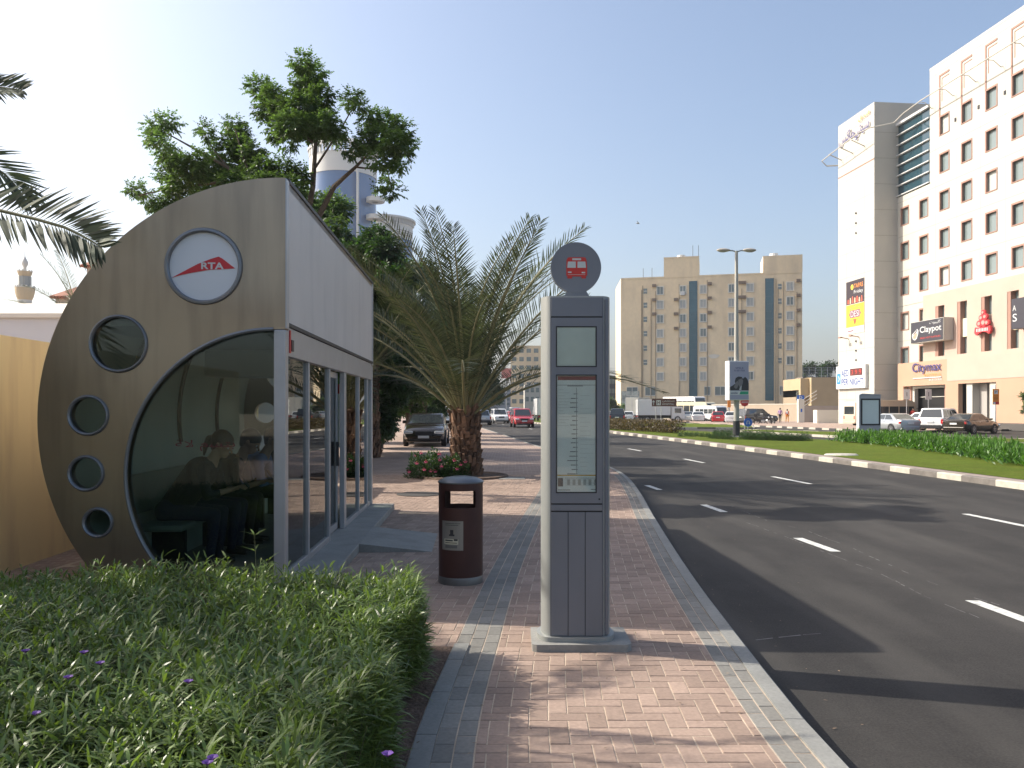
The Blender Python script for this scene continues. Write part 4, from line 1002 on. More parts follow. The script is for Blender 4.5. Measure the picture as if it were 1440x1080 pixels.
# ------------------------------------------------------------------ hotel
XA, YA = 40.4, 95.0; dx_, dy_ = .1034, -.9946
HM = Matrix(((dx_, .9946, 0, XA),(dy_, .1034, 0, YA),(0,0,1,0),(0,0,0,1)))   # local x = along facade (towards camera), local y = depth into the building
def hs(px, off=0.): 
    r = (px-CX)/F; x0 = XA-off*.9946; y0 = YA-off*.1034
    return (y0*r-x0)/(.9946*r+.1034)
m_hwhite = mat('cladding_white', (.46,.445,.40), .6, noise=[(.5,.03)], dirt=((.8,.8,.25),(.38,.36,.32),.25))
m_hpink = mat('cladding_pink', (.45,.335,.275), .6, noise=[(.5,.04)])
m_horange = mat('cladding_orange', (.42,.265,.18), .6, noise=[(.5,.04)])
m_hframe = mat('frame_brown', (.30,.17,.13), .6)
m_joint2 = mat('cladding_joint', (.33,.31,.27), .8)
m_beige = mat('beige_render', (.78,.63,.42), .85, noise=[(.12,.05),(1.5,.04)], dirt=((.35,.35,.08),(.42,.34,.25),.5))
m_beigedk = mat('pipe_beige', (.33,.26,.18), .8)
m_acb = mat('ac_brown', (.20,.15,.11), .7)
HT = thing('hotel', 'large white hotel with square windows, pink lower floors and tall tower at its left end', 'building')
def Hb(mb, s0,s1,o0,o1,z0,z1,mi=0): mb.box(s0,s1,o0,o1,z0,z1,mi,HM); return mb
# window columns / rows
cols = [(8.34,9.72),(11.6,13.0),(14.9,16.35),(18.2,19.65),(21.55,23.0),(24.85,26.3),(28.15,29.6),(31.45,32.9),(34.75,36.2)]
rows = [8.16-1.85+3.69*k for k in range(7)]; wh = 1.85
S_END = 38.; HTOP = 35.4
# facade wall with window holes: vertical prism in (s,z), depth .35
def wallpoly(mb, outline, holes, o0, o1, mi, jm):
    # map (s,z): use axis 'y' prism then HM
    mb.prism(outline, o0, o1, 'y', mi, HM, holes=holes)
rect = lambda a,b_,c_,d_: [(a,c_),(b_,c_),(b_,d_),(a,d_)]
holesA = []; holesB = []
for ci,(a,b_) in enumerate(cols):
    for ri,z in enumerate(rows):
        if ci < 2 and ri > 4: continue                       # the glazed part
        if z+wh < 13.0 and ci >= 2: continue                 # podium level
        if ci == 1 and z < 9.5 and False: continue
        (holesA if ci < 2 else holesB).append(rect(a,b_,z,z+wh))
wm = MB()
wallpoly(wm, rect(7.2,12.8,6.0,24.2), [h for h in holesA if h[0][0] < 12.7 and h[1][0] < 12.8], 0, .45, 0, None)
hb_ = [h for h in holesA if h[1][0] >= 12.8]
hb_ = [rect(12.82,max(h[1][0],13.0),h[0][1],h[2][1]) for h in hb_]
# move second column fully into the left section boundary: section edge at 13.3
wm = MB()
wallpoly(wm, rect(7.2,13.3,6.4,24.2), holesA, 0, .45, 0, None)
wallpoly(wm, rect(13.3,S_END,13.0,HTOP), holesB, 0, .45, 0, None)
wm.build('wall', m_hwhite, HT)
bk = MB(); Hb(bk, 6.2,13.3,.5,24,-.2,24.0); Hb(bk, 13.3,S_END,.5,24,-.2,HTOP-.3); Hb(bk,6.0,13.3,.6,24,24.2,31.9); bk.build('core', mat('hotel_core',(.10,.10,.10),.8), HT)
Hb(MB(), 13.3,S_END,-.02,24,HTOP,HTOP+.25).build('parapet', m_hwhite, HT)
Hb(MB(), 13.28,13.55,.452,24,24.2,HTOP).build('side_wall', m_hwhite, HT)
cj = MB()
for k in range(0,8):
    z = 13.1+3.69*k-.6
    if z < HTOP: Hb(cj, 13.3,S_END,-.004,0,z,z+.05)
    if 6.4 < z < 24: Hb(cj, 7.2,13.3,-.004,0,z,z+.05)
for k in range(-3,1): 
    z = 13.1+3.69*k-.6
    if z > 6.5: Hb(cj, 7.2,13.3,-.004,0,z,z+.05)
for s_ in np.arange(14.2,S_END,3.3): 
    Hb(cj, s_-.02,s_+.02,-.003,0,13.0,HTOP)
cj.build('cladding_joint', m_joint2, HT)
m_blind = mat('window_blind', (.40,.42,.40), .5)
def window(a, b_, z, h, parent=HT, depth=.38, cur=False):
    fr = MB(); w_ = .10
    fr.prism(rect(a-.06,b_+.06,z-.06,z+h+.06), -.05, .10, 'y', 0, HM, holes=[rect(a+w_,b_-w_*.3,z+w_*.3,z+h-w_)])
    f_ = fr.build('window', m_hframe, parent)
    pn_ = MB(); Hb(pn_, a,b_,.22,.24,z,z+h); pn_.build('pane', m_blind if cur else m_glz, f_)
for ci,(a,b_) in enumerate(cols[:8]):
    for ri,z in enumerate(rows):
        if ci < 2 and ri > 4: continue
        if z+wh < 13.0 and ci >= 2: continue
        window(a,b_,z,wh,cur=(random.random()<.15))
# tall recessed outlines over the top row
tf = MB()
for (a,b_) in cols[2:8]:
    z1 = 34.2; z0 = rows[6]+wh
    Hb(tf, a-.08,a+.10,-.05,.0,z0,z1); Hb(tf, a-.08,b_+.05,-.05,.0,z1,z1+.18); Hb(tf,a+.32,a+.40,-.03,.0,z0+1.4,z1-.3); Hb(tf,a+.32,b_+.05,-.03,0,z1-.3,z1-.22)
tf.build('window_surround', m_hframe, HT)
# glazed part with fins
gz = MB(); Hb(gz, 5.4,13.28,.1,.6,24.2,31.9); gz.build('curtain_glazing', m_glzb, HT)
fn = MB()
for k in range(8): z = 24.3+1.08*k; Hb(fn, 5.4,13.3,-.15,.1,z,z+.10)
Hb(fn,5.4,13.3,-.2,.6,31.85,32.1); fn.build_each('sun_fin', m_white, HT)
Hb(MB(), 5.4,7.2,.3,.5,-.1,24.2).build('stair_glazing', m_glz, HT)
sf = MB()
for k in range(16): Hb(sf, 5.4,7.2,.27,.3,1.5+1.45*k,1.56+1.45*k)
sf.build('glazing_bar', m_alu, HT)
for s_,ri in [(17.3,5),(20.6,5),(24.,5),(16.9,5.2)][:3]: Hb(MB(), s_-.12,s_+.12,-.06,0,29.0,29.35).build('wall_lamp', m_dark, HT, bevel=.02)
# tower: projects 2.6 m
TO = -2.62
tw = MB(); Hb(tw, 0,7.67,TO,4.5,-.2,34.4); tw.build('tower', m_hwhite, HT, bevel=.03)
tj = MB()
for k in range(1,13): Hb(tj, 0,7.67,TO-.004,TO,2.75*k,2.75*k+.04)
for k in (1.9,3.8,5.7): Hb(tj, k-.015,k+.015,TO-.003,TO,0,34.4)
for k in range(1,12): Hb(tj, 7.67,7.674,TO,0,2.75*k+.9,2.75*k+.95)
tj.build('tower_joint', m_joint2, HT)
Hb(MB(), 0,7.67,TO-.03,TO,28.3,28.42).build('tower_band', m_hframe, HT)
bd_ = MB()
for k in range(6): bd_.ball(HM @ Vector((4.0,TO-.05,(7.1+1.05*k if k < 3 else 21.2+1.1*(k-3)))), .11, 8)
bd_.build_each('tower_lamp', m_dark, HT, smooth=True)
# rail ring with brackets
rr = MB(); rr.tube([HM @ Vector(p) for p in [(-2.0,TO-.4,30.4),(-1.2,TO-1.4,30.7),(1,TO-1.5,30.8),(7.2,TO-1.5,31.2),(8.6,TO-.9,31.3),(9.6,-1.6,31.5),(11,-1.4,32.0),(14,-1.4,32.2),(20,-1.4,32.2),(S_END,-1.4,32.2)]], .055, 6)
rr.tube([HM @ Vector(p) for p in [(-2.0,TO-.4,30.4),(-1.2,TO+1.2,30.3),(0,TO+1.6,30.3)]], .08, 6)
for s_ in (.7,3.2,5.7): rr.tube([HM @ Vector((s_,TO-1.5,30.9)), HM @ Vector((s_,TO,30.3))], .055, 6)
for s_ in np.arange(13.6,S_END,3.3): rr.tube([HM @ Vector((s_,-1.4,32.2)), HM @ Vector((s_,-.7,32.15)), HM @ Vector((s_,0,31.6))], .035, 6)
rr.build('roof_rail', m_hwhite, HT)
# podium
PO = -.45
phol = []
for (a,b_) in cols[2:8]: phol.append(rect(a,b_-.05,6.8,11.7))
pm = MB(); wallpoly(pm, rect(12.9,S_END,6.4,13.0), phol, PO, -.012, 0, None); pm.build('podium_wall', m_hpink, HT)
rv = MB()
for (a,b_) in cols[2:8]:
    Hb(rv, a,b_-.05,.05,.06,6.8,11.7,0)
rv.build_each('recess_glazing', m_glz, HT)
sp_ = MB()
for i,(a,b_) in enumerate(cols[2:8]):
    Hb(sp_, a+.003,b_-.053,-.2,.04,8.4,10.1)
sp_.build_each('spandrel', mat('spandrel_cream',(.66,.62,.46),.6), HT)
wc = MB()
for (a,b_) in cols[2:8]: Hb(wc, a-.0,a+.4,-.42,.045,6.81,11.69)
wc.build_each('recess_return', m_hframe, HT)
lp = MB()
lp.prism([(9.2,-.2),(10.2,-.2),(10.2,4.0),(17.1,4.0),(17.1,-.2),(19.0,-.2),(19.0,4.0),(24.1,4.0),(24.1,-.2),(27.5,-.2),(27.5,4.0),(31,4.0),(31,-.2),(S_END,-.2),(S_END,6.4),(9.2,6.4)], -.9, -.46, 'y', 0, HM)
lp.build('podium_base', m_horange, HT)
l2 = MB(); Hb(l2,17.4,S_END,-.93,-.902,4.3,6.4); l2.build('podium_fascia', m_hpink, HT)
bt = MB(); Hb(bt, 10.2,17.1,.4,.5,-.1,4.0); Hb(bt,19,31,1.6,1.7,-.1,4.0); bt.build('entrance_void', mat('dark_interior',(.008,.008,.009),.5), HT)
cf = MB(); 
Hb(cf,10.25,10.8,-.4,.3,-.1,4.0); Hb(cf,16.3,17.08,-.44,.39,-.1,4.0)
cf.build_each('entrance_pier', m_hframe, HT)
ef = MB(); Hb(ef,10.85,16.3,-.3,.1,3.75,3.98); Hb(ef,10.85,11.2,-.3,.1,-.1,3.75); Hb(ef,11.2,16.3,.28,.32,2.85,2.92); ef.build('entrance_frame', m_hwhite, HT)
wp = MB(); Hb(wp,19.9,20.7,-.7,.1,-.1,3.98); Hb(wp,23.0,23.8,-.7,.1,-.1,3.98); Hb(wp,28.5,29.3,-.7,.1,-.1,3.98); wp.build_each('white_pillar', m_hwhite, HT)
gy = MB(); Hb(gy,20.7,21.7,.0,1.5,-.1,3.98); gy.build('grey_pier', mat('pier_grey',(.34,.32,.30),.7), HT)
Hb(MB(), 17.5,S_END,-3.2,-.9,-.1,.45).build('terrace_step', mat('step_dark',(.07,.065,.06),.7), HT)
# signs -----------------------------------------------------------------
def HF(s, o, z): return HM @ Matrix.Translation((s,o,z)) @ Matrix.Rotation(PI/2,4,'X')   # text frame on the facade (x right, y up, z towards street)
cs = thing('restaurant_sign', 'dark rectangular Claypot sign projecting from the pink hotel wall', 'sign')
Hb(MB(), 12.5,17.7,-1.5,-.47,8.2,10.35).build('sign_box', [m_hwhite], cs, bevel=.02)
Hb(MB(), 12.55,17.65,-1.53,-1.503,8.26,10.3).build('sign_face', mat('sign_charcoal',(.035,.033,.045),.5), cs)
tx = MB(); M = HF(12.5,-1.535,8.2)
text(tx, 'Claypot', M, 1.55,.78,3.4,.78, 0, .004, off=.01)
text(tx, '\uFEDB\uFEE0\uFEF4\uFE92\uFEEE\uFE95'[::-1], M, 3.1,1.62,1.75,.36, 0, .004)
text(tx, 'FRESH HOT FLAVOURS', M, 1.6,.34,3.2,.17, 1, .004)
tx.prism([(.25,.75),(.4,.42),(.75,.3),(1.05,.45),(1.28,.9),(1.32,1.25),(1.15,1.42),(.3,.95)], .004, .006, 'z', 0, M)
tx.prism([(.37,.72),(.5,.48),(.75,.4),(.98,.55),(1.16,.95),(.9,1.05)], .008, .01, 'z', 2, M)
tx.prism([(.42,.92),(.55,.88),(1.15,1.22),(1.1,1.33)], .008, .01, 'z', 3, M)
tx.build('lettering', [m_white, m_red, mat('pot_salmon',(.75,.28,.2),.6), mat('pot_dark',(.04,.035,.045),.6)], cs)
cy = thing('hotel_name_sign', 'violet Citymax Hotels lettering with white underline on orange wall', 'sign')
tx = MB(); M = HF(11.9,-.9,4.4); m_vio = mat('letter_violet',(.05,.04,.15),.5)
text(tx, 'Citymax', M, 0,.72,4.7,1.15, 0, .10, off=.016)
text(tx, 'HOTELS', M, 2.0,.50,2.6,.24, 1, .10); 
tx.prism([(.1,.30),(4.7,.30),(4.7,.38),(.1,.38)], .02,.08,'z',2,M)
text(tx, 'BUR DUBAI', M, 2.8,.02,1.9,.20, 2, .05)
tx.build('lettering', [m_vio, m_org, m_white], cy)
rs_ = thing('red_restaurant_sign', 'red swirling sign with curved red ribbon on the pink hotel wall', 'sign')
tx = MB(); M = HF(21.15,-.62,8.15)
rib = [(0,.35),(.25,.12),(.7,.32),(1.1,.40),(1.6,.30),(1.95,.12),(2.15,.45),(2.1,.85),(1.6,.78),(1.1,.86),(.6,.80),(.1,.85)]
tx.prism(rib, 0,.22,'z',0,M)
for (a,b_,r_) in ((.6,1.15,.38),(1.15,1.2,.42),(1.6,1.15,.32),(.85,1.65,.34),(1.35,1.7,.34),(1.1,2.1,.30)): tx.prism([(a+r_*math.cos(t)*1.0,b_+r_*math.sin(t)*.8) for t in np.linspace(0,2*PI,14)[:-1]], 0,.16+.03*random.random(),'z',0,M)
for (a,b_,r_) in ((.6,1.15,.2),(1.15,1.2,.24),(1.6,1.15,.18),(.85,1.65,.18),(1.35,1.7,.18),(1.1,2.1,.15)): tx.prism([(a+r_*math.cos(t),b_+r_*.8*math.sin(t)) for t in np.linspace(0,2*PI,12)[:-1]], .2,.22,'z',1,M)
for i in range(8): tx.prism([(.3+i*.2,.42),(.40+i*.2,.42),(.40+i*.2,.70),(.3+i*.2,.70)], .225,.235,'z',2,M)
tx.build('emblem', [mat('sign_red',(.50,.03,.04),.5), mat('sign_salmon',(.68,.25,.22),.5), m_white], rs_)
ds = thing('dark_sign', 'dark sign with white writing cut by the right edge, on hotel wall', 'sign')
Hb(MB(), 26.75,30.5,-1.5,-.47,8.3,10.8).build('sign_box', [mat('sign_charcoal2',(.035,.033,.045),.5)], ds)
tx = MB(); M = HF(26.75,-1.505,8.3); text(tx,'A', M, .15,1.5,.4,.45,0,.004); text(tx,'S', M,.15,.6,.5,.65,0,.004); tx.build('lettering', m_white, ds)
ps = thing('price_board', 'white board reading AED PER NIGHT with red number display, on tower', 'sign')
Hb(MB(), .15,6.5,TO-.35,TO-.004,3.95,6.55).build('board', m_white, ps, bevel=.03)
tx = MB(); M = HF(.15,TO-.355,3.95); m_lb = mat('letter_blue_grey',(.05,.09,.26),.5)
text(tx, 'AED', M, 1.25,1.38,1.6,.75, 0, .004, off=.02); text(tx, 'PER NIGHT', M, 1.25,.38,4.75,.75, 0, .004, off=.02)
tx.prism([(.25,.55),(1.05,.55),(1.05,1.75),(.25,1.75)], .002,.006,'z',1,M); tx.prism([(.5,.8),(.68,.8),(.88,1.15),(.68,1.5),(.5,1.5),(.68,1.15)], .008,.01,'z',2,M)
tx.prism([(3.15,1.42),(5.75,1.42),(5.75,2.2),(3.15,2.2)], .002,.006,'z',3,M); text(tx, '3 9 9', M, 3.4,1.55,2.1,.5, 4, .008)
tx.build('lettering', [m_lb, mat('badge_blue',(.02,.22,.62),.5), m_white, mat('led_panel',(.10,.02,.02),.5), mat('led_red',(.35,.03,.02),.5,emit=.6)], ps)
bn_ = thing('restaurant_banner', 'tall banner, black top half and orange lower half, hanging on the tower', 'banner')
tb = MB(); M = HF(1.9,TO-.05,10.1)
tb.prism([(0,0),(3.8,0),(3.8,5.9),(0,5.9)], -.03,0,'z',0,M); tb.prism([(0,.75),(3.8,.75),(3.8,3.25),(0,3.25)], .002,.006,'z',1,M); tb.prism([(0,3.3),(3.8,3.3),(3.8,5.9),(0,5.9)], .002,.006,'z',2,M)
tb.build('sheet', [m_white, mat('banner_orange',(.85,.48,.04),.6), mat('banner_black',(.03,.02,.03),.6)], bn_)
tx = MB(); text(tx,'TAPAS', M, 1.7,5.0,1.9,.5, 0,.008); text(tx,'Friday', M, 1.7,4.3,1.9,.5, 1,.008); text(tx,'DESI', M, 1.0,1.85,1.8,.65, 1,.012)
tx.prism([(1.3+.3*math.cos(a),5.2+.3*math.sin(a)) for a in np.linspace(0,2*PI,14)[:-1]], .007,.009,'z',2,M)
for i in range(7): 
    x = .3+i*.48; h = .5+.25*((i*37)%5)/4; tx.prism([(x,3.4),(x+.3,3.4),(x+.24,3.4+h),(x+.06,3.4+h)], .007,.009,'z',3 if i%2 else 4,M)
for i in range(8):
    a = 2*PI*i/8; tx.prism([(1.9+1.15*math.cos(a-.2),2.15+.85*math.sin(a-.2)),(1.9+1.35*math.cos(a),2.15+1.0*math.sin(a)),(1.9+1.15*math.cos(a+.2),2.15+.85*math.sin(a+.2))], .007,.009,'z',5,M)
tx.prism([(.8,1.75),(3.0,1.75),(3.0,2.6),(.8,2.6)], .007,.009,'z',5,M)
tx.prism([(1.5,1.6),(2.3,1.6),(1.9,.85)], .007,.009,'z',4,M)
tx.prism([(.4,.25),(1.6,.25),(1.6,.38),(.4,.38)], .007,.009,'z',5,M)
tx.build('print', [m_org, m_white, m_yel, mat('tapas_peach',(.80,.45,.30),.6), mat('tapas_red',(.6,.10,.05),.6), mat('print_plum',(.20,.08,.12),.6)], bn_)
an = thing('arabic_name_sign', 'violet Arabic hotel name lettering at the top of the tower', 'sign')
tx = MB(); M = HF(.2,TO,31.3)
text(tx, '\uFEB3\uFEF4\uFE98\uFEF2\uFEE3\uFE8E\uFEDB\uFEB2'[::-1], M, .2,.1,6.5,1.75, 0,.15, off=.02)
text(tx, '\uFED3\uFEE8\uFEAA\uFED5'[::-1], M, 4.4,1.95,2.4,.6, 1,.15, off=.01)
tx.build('lettering', [mat('letter_violet_pale',(.09,.08,.19),.5), m_org], an)
el = MB()
for s_ in (2.3,4.6): el.tube([HM @ Vector((s_,TO,9.6)), HM @ Vector((s_,TO-.9,9.75))],.05,6); el.box(s_-.25,s_+.25,TO-1.1,TO-.85,9.65,9.8,0,HM)
el.build('floodlight', m_hframe, HT)

# ------------------------------------------------------------------ beige building
BX, BY = 23.7, 178.; ca, sa = .9715, -.2368
BM_ = Matrix(((ca, .2368, 0, BX),(sa, .9715, 0, BY),(0,0,1,0),(0,0,0,1)))
def bsx(px): r = (px-CX)/F; return (BY*r-BX)/(ca+.2368*r)
BG = thing('apartment_building', 'beige apartment block with two vertical strips of blue glass and small windows', 'building')
def Bb(mb, a,b_,c_,d_,z0,z1,mi=0): mb.box(a,b_,c_,d_,z0,z1,mi,BM_); return mb
W_ = 37.4
MB().prism([(0,.03),(0,14.8),(-2.8,14.8)],-.2,30.1,'z',0,BM_).build('side_wall', m_beige, BG)
Bb(MB(), 0,W_,0,16,-.2,30.1).build('wall', m_beige, BG)
Bb(MB(), bsx(933.5),bsx(983),-.02,9,30.1,34.2).build('roof_tower', m_beige, BG); Bb(MB(), bsx(1073),W_+.05,-.02,9,30.1,33.7).build('roof_tower', m_beige, BG)
pr = MB(); Bb(pr,0,W_,-.06,.0,29.9,30.2); Bb(pr,bsx(933.5)-.05,bsx(983)+.05,-.08,-.02,34.1,34.3); pr.build('coping', m_beige, BG)
for px0,px1 in ((969,980.5),(1076,1088)):
    s_ = MB(); Bb(s_, bsx(px0),bsx(px1),-.10,.0,3.5,29.0); st_ = s_.build('glass_strip', mat('strip_glass',(.035,.105,.14),.15,spec=.8,noise=[(.3,.15)]), BG)
    q = MB()
    for k in range(1,17): Bb(q, bsx(px0),bsx(px1),-.13,-.10,3.5+1.55*k,3.56+1.55*k)
    for e_ in (bsx(px0),bsx(px1)-.08): Bb(q,e_,e_+.08,-.14,-.1,3.5,29.0)
    q.build('glazing_bar', mat('strip_bar',(.03,.09,.13),.4) if 'strip_bar' not in bpy.data.materials else bpy.data.materials['strip_bar'], st_)
rowz = [at(0,py,175)[2] for py in (407.8,427.8,447.8,468.2,488.9,508.9,529.3)]
m_wfr = mat('window_frame_white', (.66,.62,.54), .6)
wc_ = [(923.3,933.3),(955.5,965),(984,993.8),(1024,1033.2),(1049.6,1060),(1105.8,1116.4)]
for (a,b_) in wc_:
    for k,z in enumerate(rowz):
        x0, x1 = bsx(a)+.15, bsx(b_)-.15; h = .78
        fr = MB(); fr.prism(rect(x0-.22,x1+.22,z-h-.2,z+h+.2), -.12, .0, 'y', 0, BM_, holes=[rect(x0,(x0+x1)/2-.05,z-h,z+h), rect((x0+x1)/2+.05,x1,z-h,z+h)])
        f_ = fr.build('window', m_wfr, BG)
        Bb(MB(), x0,x1,-.05,-.02,z-h,z+h).build('pane', [m_blind, m_glz][random.random() < .35], f_)
for (a,b_) in ((905,910),(1094,1099)):
    for k,z in enumerate(rowz[:6]):
        f_ = Bb(MB(), bsx(a),bsx(b_),-.05,.0,z-.55,z+.55).build('small_window', m_glz, BG)
        Bb(MB(), bsx(a)-.02,bsx(b_)+.02,-.09,-.05,z-.06,z+.06).build('bar', m_wfr, f_)
for (px,n,dz) in ((920,3,0),(950.5,4,0),(998,4,0),(1041,3,0),(1046,3,0),(1122.5,4,0)):
    for k in range(n):
        z = rowz[k]+1.1 if px not in (950.5,) else rowz[k]+1.0
        if px == 950.5 and k == 0: continue
        Bb(MB(), bsx(px)-.42,bsx(px)+.42,-.55,-.0,z-.3,z+.3).build('air_conditioner', m_acb, BG, bevel=.03)
Bb(MB(), bsx(957),bsx(963),-.6,.0,rowz[0]-1.2,rowz[0]-.4).build('air_conditioner', m_white, BG, bevel=.03)
pi_ = MB()
for px in (902,903.6,915.5,922,955,994.5,1043,1091,1094,1101.5,1120.5): Bb(pi_, bsx(px)-.06,bsx(px)+.06,-.12,.0,1.,29.5-random.random()*4)
pi_.build_each('drain_pipe', m_beigedk, BG)
gw = MB()
for (a,b_) in ((881,897),(907,922),(990,999),(1005,1021),(1096,1101)): 
    z = at(0,550,175)[2]; x0,x1 = bsx(a),bsx(b_); f_ = MB(); n_ = max(2,int((x1-x0)/.9))
    f_.prism(rect(x0,x1,z-1,z+1),-.1,0,'y',0,BM_,holes=[rect(x0+.1+(x1-x0-.1)*i/n_,x0+(x1-x0-.1)*(i+1)/n_,z-.85,z+.85) for i in range(n_)]); f_ = f_.build('ground_window', m_wfr, BG)
    Bb(MB(), x0+.05,x1-.05,-.04,-.02,z-.9,z+.9).build('pane', m_glz, f_)
Bb(MB(), bsx(873.5),bsx(899),-.06,.0,.8,5.6).build('mural', mat('mural_pale',(.46,.48,.42),.8,noise=[(.8,.35),(3,.3)]), BG)
ra = MB()
for i in range(26): x = 10+i*1.05+random.uniform(-.2,.2); Bb(ra, x,x+.8,-1.2,-.5,1.7,2.5+random.random()*.3)
ra.build_each('condenser_unit', m_acb, BG); 
Bb(MB(), 9.5,W_-1,-1.6,-.1,1.2,1.7).build('condenser_ledge', m_beigedk, BG)
pt_ = MB(); pt_.prism([(bsx(1004)-2*0+1.1*math.cos(a)*(1+.2*math.sin(3*a)),at(0,500.5,172)[2]+.45*math.sin(a)) for a in np.linspace(0,2*PI,16)[:-1]], -.03,-.001,'y',0,BM_); pt_.build('plaster_patch', m_wfr, BG)
an_ = MB(); 
for px in (903.5,916,974,982): an_.tube([BM_ @ Vector((bsx(px),2,30)), BM_ @ Vector((bsx(px),2,32.5 if px < 950 else 37))], .05, 5)
an_.build_each('antenna', m_dark, BG)
for px,z in ((957,34.2),(1090,33.7)): MB().lathe([(0,1.3),(.9,1.1),(1.1,0)], c=BM_ @ Vector((bsx(px),4,z)), n=12).build('water_tank', m_white, BG)

# walls and small buildings between
def wall_thing(name, label, cat, segs, m, cap=None, th=.25):
    T = thing(name, label, cat)
    mb = MB(); cb = MB()
    for (x0,y0,x1,y1,z0,z1) in segs:
        d = Vector((x1-x0,y1-y0)).normalized(); nn = Vector((-d.y,d.x))*th
        for B, zz0, zz1, k in ((mb,z0,z1,1),(cb,z1,z1+.12,1.25)):
            n2 = nn*k; o2 = -nn*(k-1)/2
            vs = [(x0+o2.x,y0+o2.y),(x1+o2.x,y1+o2.y),(x1+o2.x+n2.x,y1+o2.y+n2.y),(x0+o2.x+n2.x,y0+o2.y+n2.y)]
            B.add([(x,y,zz0) for x,y in vs]+[(x,y,zz1) for x,y in vs], [(4,5,6,7),(0,1,5,4),(1,2,6,5),(2,3,7,6),(3,0,4,7)])
    mb.build('wall', m, T); 
    if cap: cb.build('coping', cap, T)
    return T
m_wtan = mat('wall_tan', (.44,.36,.27), .9, noise=[(.6,.06)], dirt=((.5,.5,.15),(.34,.28,.22),.5))
wall_thing('boundary_wall', 'long tan boundary wall with pale coping behind the parked cars', 'wall', [(at(985,0,124)[0],126,at(1122,0,112)[0],112,-.2,2.3)], m_wtan, mat('coping_pale',(.6,.56,.47),.8))
wall_thing('low_boundary_wall', 'greyish tan boundary wall between the white pillar and the hotel', 'wall', [(at(1131,0,104)[0],104,at(1186,0,104)[0],104,-.2,2.1)], mat('wall_greytan',(.40,.35,.31),.9,noise=[(.6,.05)]), None)
wall_thing('low_wall', 'low cream wall joining the hotel tower', 'wall', [(at(1149,0,97)[0],97,at(1180,0,97)[0],97,-.2,1.55)], mat('wall_cream2',(.70,.66,.56),.8), None, 1.2)
pe = MB().box(-.38,.38,-.25,.25,0,2.9).build('gate_pillar', mat('pillar_white',(.68,.65,.58),.8), None, bevel=.02, loc=(at(1126,0,102)[0],102,0)); tag(pe, 'white gate pillar with small blue mark beside the red paving', 'pillar')
pp_ = MB().box(-.1,.1,-.27,-.251,1.3,1.7).build('badge', m_blue, pe)
sp2 = thing('parking_sign', 'blue square parking sign above the white gate pillar', 'sign', (at(1128.5,0,101.5)[0],101.6,0))
MB().tube([(0,.6,0),(0,.6,3.4)],.04,8).build('pole', m_alu, sp2); MB().box(-.45,.45,.52,.55,2.6,3.4).build('board', m_blue, sp2)
tx = MB(); text(tx,'P',Matrix.Translation((0,.51,2.6))@Matrix.Rotation(PI/2,4,'X'),-.2,.12,.4,.55,0,.004); tx.build('lettering', m_white, sp2)
yb = thing('yellow_building', 'low yellow building with outside stairs beside the beige apartment block', 'building')
YB = mat('render_yellow', (.42,.33,.20), .85, noise=[(.5,.06)])
x0, x1 = at(1141,0,140)[0], at(1185,0,140)[0]
MB().box(x0,x1,140,150,-.2,7.1).build('wall', YB, yb); MB().box(x0-1.5,x0,141,150,3.8,7.0).build('balcony', YB, yb)
MB().box(x0-1.5,x0-.01,142,150,-.2,5.0).build('stair_tower', m_beigedk, yb)
q = MB()
for k in range(3): q.tube([(x0-2.4,139.7,1.6+k*.6),(x0+.8,139.7,3.6+k*.6)],.06,6)
q.build('stair_rail', m_wfr, yb)
for i in range(2): MB().box(x0+.8+i*2.6,x0+1.6+i*2.6,139.4,140,1.3,2.1).build('air_conditioner', m_white, yb, bevel=.03)
MB().box(x0-1.9,x0-.8,141.9,142,3.2,4.8).build('window', m_glz, yb)
fe = thing('wire_fence', 'thin dark wire fence on the roof line beside the apartment block', 'fence')
q = MB(); xf0, xf1 = at(1129,0,160)[0], at(1180,0,160)[0]
for z in np.arange(8.0,9.8,.3): q.box(xf0,xf1,160,160.03,z,z+.05)
for x in np.arange(xf0,xf1,1.2): q.box(x,x+.08,159.98,160.05,5,9.8)
q.build('mesh_panel', m_alu, fe)
MB().box(xf0,xf1,160.2,164,-.2,8.0).build('wall', mat('wall_dim',(.2,.17,.14),.8), fe)
def facade_block(name, label, x0, x1, Y, H, m, nx, nz, dep=14, wm=m_glz, roof=None, frac=.6, rows_h=None):
    T = thing(name, label, 'building', (0,0,0), 0)
    MB().box(x0,x1,Y,Y+dep,-.2,H).build('wall', m, T)
    sx = (x1-x0)/nx; sz = (H-3)/nz
    for i in range(nx):
        for k in range(nz):
            cx_ = x0+sx*(i+.5); cz = 3+sz*(k+.4)
            MB().box(cx_-sx*frac/2,cx_+sx*frac/2,Y-.06,Y-.001,cz-sz*.25,cz+sz*.25).build('window', wm, T)
    return T
facade_block('dark_glass_block', 'dark glass office block left of the beige apartment building', at(845,0,215)[0], at(868,0,215)[0], 215, 10.5, mat('block_dark',(.03,.045,.07),.3), 6, 3, wm=m_glz, frac=.8)
facade_block('tan_office_block', 'tan office block far up the street behind the palm fronds', at(718,0,230)[0], at(800,0,230)[0], 230, at(0,486,230)[2], m_beige, 8, 7)
facade_block('white_office_block', 'white office block far up the street right of the road', at(738,0,165)[0], at(790,0,165)[0], 168, at(0,540,165)[2], m_hwhite, 7, 2)
facade_block('grey_office_block', 'grey low block at the far end of the road', at(655,0,300)[0], at(725,0,300)[0], 300, at(0,545,300)[2], mat('block_grey',(.3,.32,.34),.7), 10, 4)
